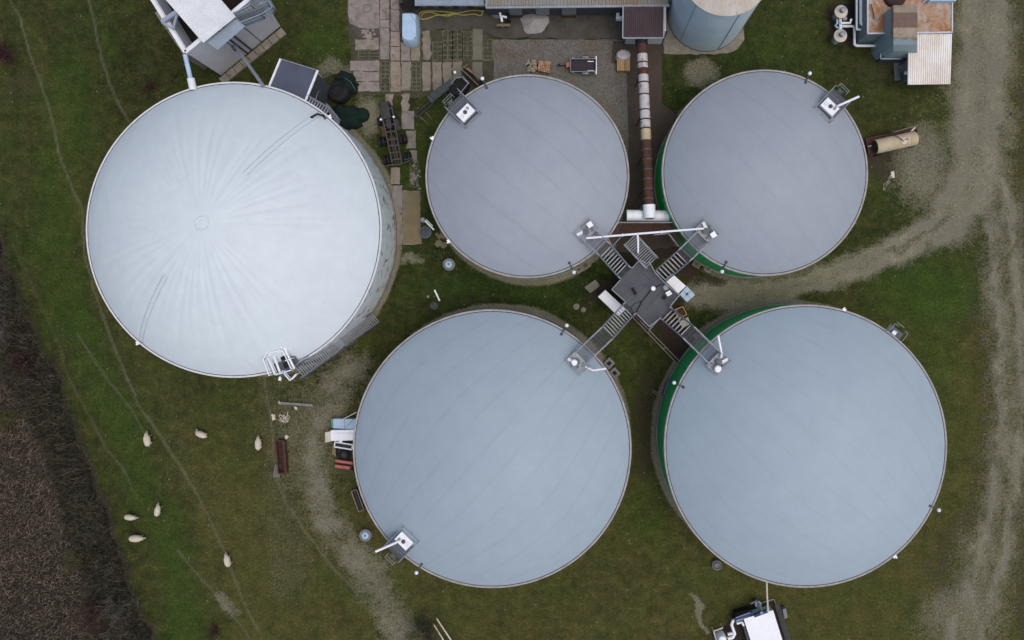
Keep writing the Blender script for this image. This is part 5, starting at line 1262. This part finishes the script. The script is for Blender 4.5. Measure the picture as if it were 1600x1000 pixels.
for i in range(60):
    a, r = random.uniform(0, 6.28), .62*math.sqrt(random.random()); mb.box(P(831,104,0)+Vector((r*math.cos(a)*1.1, r*math.sin(a), .08+.22*(1-r))), (random.uniform(.1,.28),random.uniform(.1,.24),random.uniform(.08,.16)), random.uniform(0,3))
mb.build('stones', mk('pale_rubble', (.30,.26,.19), (.2,.17,.12), 4, .9, island=.35), rp); MB().lathe(P(831,104,0), [(.68,0),(.5,.12),(.2,.2),(0,.22)], 24).build('dirt', 'soil', rp, smooth=True)
pb = thing('wood_pallet', 'pallet of light boards under a crumpled white bag near the rusty tube', 'pallet load', P(974,96,0))
mb = MB()
for i in range(7): x = 965.5+i*2.9; mb.prism(PP([(x-1.2,92),(x+1.2,92),(x+1.2,110+.0*i),(x-1.2,110.5)], .75), .1)
mb.build('board', 'freshwood', pb); mb = MB(); rg = np.random.RandomState(9); c_ = P(974,86,.75)
for j, (r, z) in enumerate(((1.05,-.6),(1.0,-.1),(.85,.12),(.5,.22),(0.02,.26))):
    for k in range(22): a = 2*math.pi*k/22; rr_ = r*(.72+rg.uniform(-.06,.06)); mb.v.append(c_+Vector((rr_*math.cos(a), rr_*.82*math.sin(a), z+rg.uniform(-.05,.07))))
for j in range(4):
    for k in range(22): a = j*22+k; b = j*22+(k+1)%22; mb.f.append((a,b,b+22,a+22))
mb.build('white_bag', mk('pinkish_white_bag', (.50,.46,.48), (.38,.34,.36), 3, .7), pb, smooth='auto')
def heap(lab, cat, name, c_, rx, ry, h, mat, a0=0, seed=1, folds=7, parts=None):
    t = thing(name, lab, cat, c_); rg = np.random.RandomState(seed); mb = MB(); n = 40; rings = ((1.05,0),(1.0,.25),(.88,.62),(.66,.88),(.38,1.0),(.12,1.02))
    ph = rg.uniform(0,6,3)
    for r, z in rings:
        for k in range(n):
            a = 2*math.pi*k/n; rad = r*(1+.12*math.sin(2*a+ph[0])+.07*math.sin(folds*a+ph[1])*r+.05*math.sin(11*a+ph[2])*r+rg.uniform(-.02,.02))
            v = rot2(Vector((rx*rad*math.cos(a), ry*rad*math.sin(a), 0)), a0); mb.v.append(c_+Vector((v.x, v.y, z*h*(1+rg.uniform(-.06,.06)))))
    for j in range(len(rings)-1):
        for k in range(n): a = j*n+k; b = j*n+(k+1) % n; mb.f.append((a,b,b+n,a+n))
    mb.f.append(tuple((len(rings)-1)*n+k for k in range(n))); mb.build('cover', mat, t, smooth='auto'); return t
t = heap('black lumpy heap half under a dark green net, upper one beside the pale slabs', 'covered heap', 'net_heap', P(543,131,0), 1.25, 1.0, 1.3, 'netgreen', -.5, 3)
MB().lathe(P(528,142,1.0), [(1.12,-1.0),(1.15,-.2),(1.0,.1),(.6,.2),(.55,.05),(0,.0)], 26).build('black_tank', 'black', t, smooth='auto')
t = heap('dark green net heap against the upper right wall of the white tank', 'covered heap', 'net_heap', P(541,184,0), 2.1, 1.15, 1.1, 'netgreen', -.25, 8)
MB().lathe(P(566,180,0), [(.8,0),(.7,.4),(.45,.6),(0,.65)], 9).build('net_fold', 'netgreen', t, smooth='auto'); mb = MB(); mb.tube([P(536,120,1.25),P(548,128,1.35),P(556,142,1.0)], .03, 6).build('rope', 'galvdark', t)
# left side clutter of the striped tank
bt = thing('blue_trough', 'pale blue trough with a green end at the left foot of the lower grey tank', 'trough', P(535,662,0))
MB().prism(PP([(521,654.5),(556,655),(556,671),(521,669)], .9), .05).build('trough_body', 'blueplastic', bt); MB().prism(PP([(517,656),(521,654),(521,669.5),(518,667)], .9), .05).build('end_panel', 'greenpaint', bt)
MB().bar(P(538,655,.93), P(538,670,.93), .05, .03).bar(P(538,670,.93), P(552,656,.93), .06, .03).build('strap', 'bluegrey', bt); MB().bar(P(534,656,1.1), P(557,644,1.1), .09, .07).build('pole', 'cream', bt)
wb = thing('panel_pile', 'stack of white panels with a cream end board, below the pale blue trough', 'panel stack', P(530,681,0))
MB().prism(PP([(516.5,672.5),(553,671.5),(553,688),(516.5,689)], 1.1), .05).prism(PP([(518,677),(553,677),(553,681),(518,681)], 1.16), 1.11).build('panel', 'whiteclean', wb); MB().prism(PP([(508,675.5),(517,674),(516,690),(508,691.5)], .8), .05).build('end_board', 'cream', wb)
MB().tube([P(530,690,.9),P(535,690.5,.9)], .13, 8).build('roll', 'whiteclean', wb); MB().bar(P(510,669,.5), P(514,674,.6), .07).build('handle', 'wood', wb)
wf = thing('cold_frame', 'flat white window frame lying between the white panels and the black tyres', 'frame', P(537,697,0)); mb = MB(); q = PP([(523.5,690.5),(551,695),(550,702.5),(522.5,698)], .5)
for i in range(4): mb.bar(q[i], q[(i+1)%4], .13, .1)
mb.build('frame', 'white', wf); MB().prism([p-Vector((0,0,.04)) for p in q], .1).build('glazing', 'glass', wf)
for i, (x, y, z2, lab) in enumerate(((533,706,.0,'black tyre in the pile below the white window frame, left one'),(543,705,.0,'black tyre in the pile below the white window frame, nearest the tank'),(538,711,.25,'black tyre lying across the other two above the red boards'))):
    t = thing('tyre', lab, 'tyre', P(x,y,z2), 'black tyres at the foot of the lower left grey tank'); MB().lathe(P(x,y,z2), [(.32,0),(.52,.02),(.58,.12),(.52,.24),(.32,.26),(.30,.13),(.32,0)], 24, closed=False).build('tread', 'black', t, smooth='auto'); MB().lathe(P(x,y,z2), [(.31,.08),(.31,.12),(0,.1)], 20).build('rim', 'darksteel', t)
ob = thing('olive_board', 'small olive board leaning at the left of the black tyres', 'board', P(521,704,0)); MB().prism(PP([(519,698),(524,698),(524,711),(519,711)], .5), .05).build('board', 'yslab', ob); MB().bar(P(523,703,.55), P(524,713,.55), .06).build('batten', 'freshwood', ob)
rb = thing('red_crate', 'open crate with faded red boards below the black tyres', 'crate', P(537,726,0))
MB().prism(PP([(524,718),(551,722),(551,726),(524,722)], .75), .1).prism(PP([(523.5,726),(547,729),(547,733.5),(523.5,731)], .75), .1).build('side_board', 'redbox', rb); MB().prism(PP([(524,721),(551,725),(550,730),(524,727)], .3), .05).build('floor', 'rust', rb); MB().prism(PP([(524,731.5),(552,734),(552,737),(524,734)], .4), .05).build('base', 'darksteel', rb)
gt = thing('dark_grate', 'dark slatted grate leaning at the lower left foot of the lower left grey tank', 'grate', P(560,782,0)); q = PP([(549,768),(557,764.5),(568.5,796),(560.5,800)], .7)
mb = MB()
for i in range(4): mb.bar(q[i], q[(i+1)%4], .09, .09)
mb.build('frame', 'wood', gt); MB().grate(q[0]-Vector((0,0,.05)), q[1]-Vector((0,0,.05)), q[2]-Vector((0,0,.05)), q[3]-Vector((0,0,.05)), 9, .08, .05, 2).build('slat', 'darksteel', gt); MB().prism([Vector((p.x,p.y,.4)) for p in q], .05).build('crate_body', 'black', gt)
tg = thing('rusty_trough', 'long rusty open feed trough in the sheep pasture', 'trough', P(438,714,0)); q = PP([(431.5,688),(444,688),(447.5,738),(436,739)], .55)
mb = MB(); mb.bar(q[0], q[3], .1, .4).bar(q[1], q[2], .22, .4).bar(q[0], q[1], .08, .35).bar(q[3], q[2], .08, .35).build('side', 'rust', tg); MB().prism([p-Vector((0,0,.35)) for p in q], .05).build('floor', 'darkrust', tg); mb = MB()
for f in (.25,.5,.75): mb.bar(q[0].lerp(q[3],f), q[1].lerp(q[2],f), .05)
mb.build('rung', 'rust', tg)
gp2 = thing('grey_pallet', 'weathered grey pallet at the lower end of the rusty feed trough', 'pallet', P(433,737,0)); mb = MB(); q = PP([(430.5,726),(437,727),(436,746.5),(427.5,745)], .3)
for i in range(4): a_, b_ = q[0].lerp(q[1], i/3), q[3].lerp(q[2], i/3); mb.bar(a_, b_, .1, .05)
for i in range(3): a_, b_ = q[0].lerp(q[3], .05+i*.45), q[1].lerp(q[2], .05+i*.45); mb.bar(a_-Vector((0,0,.1)), b_-Vector((0,0,.1)), .09, .1)
mb.build('board', 'concrete', gp2); MB().box(sum(q, Vector())/4-Vector((0,0,.2)), (.35,1.0,.06), .1).build('foot_board', 'wood', gp2)
cbm = thing('concrete_beam', 'grey concrete beam lying on the gravel below the white tank stair', 'beam', P(464,631,0)); MB().bar(P(438.5,629.5,.2), P(489,633,.2), .24, .3).build('beam', 'concrete', cbm); MB().tube([P(437,631,.15),P(434.5,628,.2),P(436,626.5,.25),P(438,632,.1)], .05, 6).build('rope_end', 'cream', cbm)
nb = thing('tangled_rope', 'tangled pale rope and netting in the grass below the concrete beam', 'rope', P(443,654,0)); mb = MB(); rg = random.Random(4); pts = []
for i in range(26): pts.append(P(443+rg.uniform(-8,8), 653+rg.uniform(-7,9), .06+rg.uniform(0,.06)))
MB().tube(catm(pts, 4), .022, 5).build('rope', 'cream', nb, smooth=True); MB().tube(catm([P(450,643,.1),P(449,648,.08),P(452,652,.08),P(446,661,.08)], 4), .03, 5).build('loose_end', 'cream', nb)
for i, (x, y, lab) in enumerate(((427,652,'pale scrap lying on the thin fence line left of the tangled rope'),(448,684,'pale scrap just above the rusty feed trough'),(462,637,'small pale scrap just below the concrete beam'),(438,590,'white bag on the grass under the platform of the white tank'),(1395,273,'white scrap lying below the old tank trailer'),(1406,216,'') )):
    if not lab: continue
    t = thing('scrap', lab, 'scrap', P(x,y,0), 'pale scraps lying on the ground'); mb = MB()
    for k in range(4): mb.box(P(x+random.uniform(-1,1), y+random.uniform(-3,3), .08+.04*k), (random.uniform(.12,.3),random.uniform(.12,.4),.07), random.uniform(0,3))
    mb.build('sheet_scrap', 'cream' if i != 3 else 'whiteclean', t); MB().tube([P(x,y-2,.15),P(x+1,y+2,.12)], .03, 5).build('string', 'white', t)
rg2 = thing('fabric_scrap', 'crumpled pale fabric on the grass between the tank trailer and the gravel', 'fabric', P(1384,285,0)); mb = MB()
for i in range(14): f = i/13; mb.box(P(1393-12*f+random.uniform(-2,2), 271+24*f+random.uniform(-2,2), .08), (random.uniform(.15,.35),random.uniform(.12,.3),.08), random.uniform(0,3))
mb.build('fabric', 'beige', rg2); MB().lathe(P(1395,275,.05), [(.16,0),(.14,.1),(0,.14)], 9).build('knot', 'cream', rg2)
ospb = thing('osb_crate', 'open tan wooden crate beside the lower right catwalk under the valve house', 'crate', P(1064,488,0))
q = PP([(1054,484),(1067,479),(1073,492),(1060,497)], .8); mb = MB()
for i in range(4): mb.bar(q[i]-Vector((0,0,.3)), q[(i+1)%4]-Vector((0,0,.3)), .1, .6)
mb.build('side', 'freshwood', ospb); MB().prism([p-Vector((0,0,.55)) for p in q], .05).build('floor', 'wood', ospb); MB().box(P(1064,487,.4), (.4,.5,.3), .5).build('box', 'rust', ospb)
wpl = thing('white_pallet', 'small pale pallet half under the lower right catwalk', 'pallet', P(1070,503,0)); q = PP([(1062,502),(1074,496),(1078,506),(1067,512)], .3); mb = MB()
for i in range(6): mb.bar(q[0].lerp(q[1], i/5), q[3].lerp(q[2], i/5), .13, .05)
mb.build('board', 'cream', wpl); mb = MB()
for i in (0,.5,1): mb.bar(q[0].lerp(q[3], i)-Vector((0,0,.1)), q[1].lerp(q[2], i)-Vector((0,0,.1)), .09, .12)
mb.build('bearer', 'wood', wpl)
yb = thing('yellow_buoy', 'small orange yellow cap on the soil at the green wall of the largest tank', 'cap', P(1050,580,0)); MB().lathe(P(1050,580.5,0), [(.14,0),(.16,.1),(.1,.22),(0,.25)], 14).build('cap', mk('orange_cap', (.5,.28,.05), None, 2, .5), yb, smooth='auto'); MB().bar(P(1050,580.5,0), P(1050,580.5,.35), .05).build('pin', 'darksteel', yb)
dp = thing('drain_pipes', 'two thin pale pipes running to the green wall of the largest tank', 'pipe', P(1030,614,0)); MB().tube([P(1020,609,.15),P(1041,622,.6)], .04, 6).tube([P(1019,612,.15),P(1040,625,.6)], .04, 6).build('pipe', 'beige', dp); MB().box(P(1042,607,.9), (.5,1.5,.5), -.3).build('junction_box', 'galvdark', dp)
for i, (x0, y0, x1, y1, lab) in enumerate(((682,966,714,1014,'upper of two long pale poles lying by the bare bush at the bottom edge'),(678,976,700,1012,'lower of two long pale poles lying by the bare bush at the bottom edge'))):
    t = thing('pole', lab, 'pole', P((x0+x1)/2,(y0+y1)/2,0), 'poles lying by the bare bush'); MB().tube([P(x0,y0,1.0),P(x1,y1,.2)], [.07,.09], 8).build('shaft', 'cream', t, smooth='auto'); MB().tube([P(x0,y0,1.0),P(x0-.6,y0-.8,1.05)], .1, 8).build('tip', 'wood', t)
dk = thing('ground_frame', 'dark low frame on the right verge edge of the right smaller tank foot', 'frame', P(1356,235,0)) if False else None

# ------------------------------------------------------------------ sheep
M['wool'] = mk('sheep_wool', (.63,.56,.43), (.51,.44,.33), 6, .95, bump=.3, fine=.12)
M['face'] = mk('sheep_face', (.50,.39,.30), (.40,.31,.24), 5, .9)
def sheep_mesh(turn, drop, seed):
    mb = MB(); rg = random.Random(seed)
    mb.tube([(-.63,0,.60),(-.58,0,.61),(-.45,0,.63),(-.22,0,.65),(.05,0,.655),(.28,0,.66),(.42,0,.68),(.49,turn*.1,.69)], [.08,.19,.27,.31,.315,.28,.20,.14], 20)
    mb.tube([(.34,turn*.1,.68),(.50,turn*.45,.70-drop*.3),(.60,turn,.68-drop*.65)], [.19,.145,.12], 14)
    mb.tube([(.55,turn*.8,.69-drop*.5),(.63,turn*1.1,.67-drop*.75),(.72,turn*1.5,.60-drop*.95),(.80,turn*1.85,.53-drop)], [.09,.105,.085,.055], 12)
    for s_ in (-1,1):
        mb.tube([(.28,s_*.14,.58),(.30,s_*.15,.38),(.31,s_*.15,.22),(.30,s_*.15,.04),(.32,s_*.15,.0)], [.12,.075,.045,.038,.045], 10)
        mb.tube([(-.38,s_*.14,.58),(-.34,s_*.16,.42),(-.47,s_*.16,.26),(-.43,s_*.16,.05),(-.41,s_*.16,.0)], [.15,.11,.05,.038,.045], 10)
        mb.tube([(.60,turn+s_*.06,.73-drop*.65),(.58,turn+s_*.16,.72-drop*.65),(.56,turn+s_*.22,.69-drop*.65)], [.035,.038,.018], 8)
    mb.tube([(-.60,0,.66),(-.67,0,.58),(-.68,0,.44)], [.06,.05,.03], 8)
    me = bpy.data.meshes.new('s'); me.from_pydata(mb.v, [], mb.f); o = bpy.data.objects.new('s', me); COL.objects.link(o)
    r = o.modifiers.new('r', 'REMESH'); r.mode = 'VOXEL'; r.voxel_size = .024; sm = o.modifiers.new('s', 'SMOOTH'); sm.iterations = 5; sm.factor = .6
    dg = bpy.context.evaluated_depsgraph_get(); m2 = bpy.data.meshes.new_from_object(o.evaluated_get(dg)); bpy.data.objects.remove(o)
    m2.materials.clear(); m2.materials.append(M['wool']); m2.materials.append(M['face'])
    for v in m2.vertices:
        c = v.co
        if c.x < .54 and c.z > .36: v.co = c+v.normal*(.012*math.sin(c.x*31+seed)*math.sin(c.y*35+c.z*27)+rg.uniform(-.003,.003))
    for p in m2.polygons: p.use_smooth = True; p.material_index = 1 if (p.center.x > .58 or p.center.z < .33) else 0
    m2.name = 'sheep'; return m2
SH = [(235.5,685,100,.0,.15,'leftmost of the upper three sheep, its back to the dark hedge'),(318.5,677,158,-.12,.30,'sheep with its head to the left, middle of the upper three'),
 (407.5,691,90,.05,.2,'brownish sheep just left of the rusty feed trough'),(208.5,806,-8,.0,.25,'pinkish sheep, upper one of the two close together by the dark hedge'),
 (251,795,80,.1,.2,'slim sheep right of the pair by the dark hedge, head up'),(219,838,0,.0,.1,'palest sheep stretched out sideways, lowest of the three by the hedge'),(359.5,872,102,.08,.25,'lowest sheep, standing on the pale trail')]
SCL = (1.06,.98,1.02,.9,.92,1.1,1.02)
for i, (x, y, a, tn, dr_, lab) in enumerate(SH):
    o = bpy.data.objects.new('sheep', sheep_mesh(tn, dr_, i)); COL.objects.link(o); o.location = P(x,y,0); o.rotation_euler = (0,0,math.radians(a)); o.scale = (SCL[i],)*3
    o['label'] = lab; o['category'] = 'sheep'; o['group'] = 'sheep grazing in the pasture'

# ------------------------------------------------------------------ plants
def strands(name, base, ln, wd, lean, spread, mat, seed=1, parent=None, kind=None, tag=None, L0=None, droop=.3):
    """base (n,3): thin tapering blades / twigs; one mesh"""
    rg = np.random.RandomState(seed); n = len(base); az = rg.uniform(0, 2*np.pi, n); el = rg.uniform(.15, 1, n)*spread
    d = np.stack([np.cos(az)*np.sin(el)+lean[0], np.sin(az)*np.sin(el)+lean[1], np.cos(el)], -1); d /= np.linalg.norm(d, axis=1)[:, None]
    L = ln*rg.uniform(.5, 1.2, n)[:, None]; pa = rg.uniform(0, np.pi, n); s_ = np.stack([np.cos(pa), np.sin(pa), 0*pa], -1)*wd*rg.uniform(.6, 1.4, n)[:, None]
    m_ = base+d*L*.5+np.stack([0*az,0*az,0*az+.04],-1); dd = d+rg.normal(0,.25,(n,3)); dd[:, 2] -= droop; t = m_+dd*L*.5
    V_ = np.stack([base-s_, base+s_, m_-s_*.75, m_+s_*.75, t], 1).reshape(-1, 3); o0 = np.arange(n)[:, None]*5
    F_ = np.concatenate([o0+[0,1,3], o0+[0,3,2], o0+[2,3,4]], 1).reshape(-1, 3)
    org = Vector(L0) if L0 is not None else Vector(base.mean(0)); org.z = 0
    if parent is not None: org = Vector(parent.location)
    me = bpy.data.meshes.new(name); me.vertices.add(len(V_)); me.vertices.foreach_set('co', (V_-np.array(org)).astype(np.float32).ravel())
    me.loops.add(F_.size); me.loops.foreach_set('vertex_index', F_.astype(np.int32).ravel()); me.polygons.add(len(F_)); me.polygons.foreach_set('loop_start', (np.arange(len(F_))*3).astype(np.int32)); me.update(calc_edges=True)
    me.materials.append(mat if not isinstance(mat, str) else M[mat]); o = bpy.data.objects.new(name, me); COL.objects.link(o)
    if parent is not None: o.parent = parent
    else: o.location = org
    if kind: o['kind'] = kind
    if tag: o['label'], o['category'] = tag
    return o
def twigmat(name, c, c2, isl=.45): return mk(name, c, c2, 1.0, .95, island=isl, spec=.1)
M['twig'] = twigmat('dark_hedge_twigs', (.115,.100,.070), (.052,.047,.033), .65); M['reed'] = twigmat('dry_reed', (.225,.180,.128), (.12,.096,.068), .6)
M['redtwig'] = twigmat('reddish_twigs', (.085,.038,.040), (.055,.030,.030)); M['greytwig'] = twigmat('pale_grey_twigs', (.17,.15,.125), (.10,.09,.075)); M['olivetwig'] = twigmat('olive_dry_grass', (.13,.12,.055), (.07,.062,.027))
def px_points(n, x0, x1, y0, y1, test, seed, z=0.0):
    rg = np.random.RandomState(seed); X = rg.uniform(x0, x1, n); Y = rg.uniform(y0, y1, n); k = test(X, Y); X, Y = X[k], Y[k]
    return np.array([P(a, b, 0) for a, b in zip(X, Y)])
reed_x = lambda Y: np.interp(Y, [560,620,700,850,1000,1100], [-20,20,62,108,145,168])
jit_ = lambda X, Y: (fbm(X/20, Y/20, 41)-.5)*26
hb = px_points(7500, -60, 300, 300, 1080, lambda X, Y: (X < hedge_edge(Y)+3+jit_(X,Y)*.6) & (X > reed_x(Y)+14+jit_(X,Y)), 5)
bb_ = np.repeat(hb, 11, 0); rg = np.random.RandomState(2); bb_ = bb_+np.stack([rg.normal(0,.28,len(bb_)), rg.normal(0,.28,len(bb_)), rg.uniform(0,1,len(bb_))**1.3*(1.0+1.6*fbm(bb_[:,0]/2.2,bb_[:,1]/2.2,61))], -1)
strands('bare_hedge', bb_, 1.0, .016, (0,0), 1.15, 'twig', 3, kind='stuff', tag=('dark bare hedge band running down the lower left corner', 'hedge'))
rb_ = px_points(42000, -80, 190, 600, 1080, lambda X, Y: X < reed_x(Y)+jit_(X,Y), 8)
strands('reed_bed', rb_, .85, .030, (.75,.55), .65, 'reed', 4, kind='stuff', tag=('grey brown dry reed bed in the bottom left corner', 'reeds'), droop=.5)
ov = px_points(26000, -40, 240, 480, 1080, lambda X, Y: (np.abs(X-reed_x(Y)-26-jit_(X,Y)) < 30) & (fbm(X/24,Y/24,88) > .46), 9); ov[:,2] += np.random.RandomState(1).uniform(0,1.0,len(ov))
strands('dry_grass_strip', ov, .6, .022, (.1,.1), .9, 'olivetwig', 6, kind='stuff', tag=('olive dry grass strip between the reed bed and the dark hedge', 'dry grass'))
wd_ = px_points(16000, 150, 330, -40, 190, lambda X, Y: ((fbm(X/26, Y/26, 51) > .47) & (X > 165+Y*.1) & (X < 300+(Y-80)*.0+10) & (np.hypot(X-365.5,Y-359) > 236)), 10)
strands('weed_patch', wd_, .28, .013, (0,0), 1.0, twigmat('brown_weeds', (.075,.060,.038), (.04,.038,.018)), 7, kind='stuff', tag=('brown dry weeds in the rough grass left of the feed bin', 'weeds'))
def bush(lab, x, y, r, h, n, mat, name='bare_shrub', cat='shrub', grp=None, seed=1, lean=(0,0)):
    c_ = P(x, y, 0); t = thing(name, lab, cat, c_, grp); rg = random.Random(seed); mb = MB(); tips = []
    for i in range(9):
        a = rg.uniform(0,6.28); e = rg.uniform(.25,.95); p = c_.copy(); d = Vector((math.cos(a)*e+lean[0], math.sin(a)*e+lean[1], 1)).normalized(); pts = [p.copy()]
        for k in range(4): d = (d+Vector((rg.uniform(-.3,.3),rg.uniform(-.3,.3),rg.uniform(-.1,.1)))).normalized(); p = p+d*(r*.30); p.z = max(.1, min(p.z, h)); pts.append(p.copy()); tips += [p.copy()]*2
        mb.tube(pts, [.035,.028,.022,.015,.008], 5)
    mb.build('branch', mat, t); B = np.array([tips[rg.randrange(len(tips))] for _ in range(n)])+np.random.RandomState(seed).normal(0,.10*r,(n,3)); B[:, 2] = np.clip(B[:, 2], .02, h)
    strands('twig', B, r*.42, .016, lean, 1.25, mat, seed, parent=t); return t
BU = [('reddish brown bare shrub at the left edge of the upper pasture',14,92,1.9,1.3,900,'redtwig',(0,0)),('small reddish bush on the rough grass above the white tank',236,138,.9,.7,350,'redtwig',(0,0)),
 ('small brown bush right of the reddish one above the white tank',270,122,.7,.6,260,'olivetwig',(0,0)),('dark bare bush beside the two poles at the bottom edge',664,975,2.1,1.6,1100,'twig',(0,.25)),
 ('dark little shrub at the bottom of the pasture right of the hedge',340,982,1.2,.8,380,'redtwig',(0,0)),('pale grey bare shrub sticking out of the hedge at the left edge',10,515,2.3,1.8,900,'greytwig',(.3,0)),
 ('reddish bare shrub in the hedge below the pale grey one',50,560,1.9,1.5,800,'redtwig',(0,0)),('crimson twigged shrub in the hedge near the bottom edge',157,950,2.0,1.5,1000,'redtwig',(0,0)),
 ('pale twisted bare shrub beside the crimson one near the bottom edge',190,955,2.4,1.7,520,'greytwig',(0,0)),('olive tussock shrub in the hedge at the left edge',24,655,2.0,1.2,800,'olivetwig',(0,0)),('olive tussock shrub in the hedge above the crimson shrub',128,880,1.7,1.0,700,'olivetwig',(0,0))]
for i, (lab, x, y, r, h, n, mt, le) in enumerate(BU): bush(lab, x, y, r, h, n, mt, seed=i+20, lean=le, grp='bare shrubs' if i else 'bare shrubs')
M['leaf'] = twigmat('weed_leaves', (.06,.10,.03), (.10,.11,.05), .4)
lf = px_points(500, 676, 706, 388, 412, lambda X, Y: ell(X, Y, 690, 400, 14, 10) < 1, 13)
pt_ = thing('leafy_weeds', 'leafy green and yellow weed clump beside the pale well with the blue lid', 'weeds', P(690,400,0)); strands('leaf', lf, .35, .04, (0,0), 1.1, 'leaf', 3, parent=pt_)
bw = thing('broken_slab', 'broken yellowish concrete pieces at the foot of the left smaller tank', 'concrete piece', P(690,378,0)); mb = MB()
for i in range(9): x, y = 689+random.uniform(-7,7), 377+random.uniform(-9,9); mb.box(P(x,y,.05), (random.uniform(.3,.8),random.uniform(.2,.6),.08+random.uniform(0,.05)), random.uniform(0,3))
mb.build('concrete_piece', 'yslab', bw)
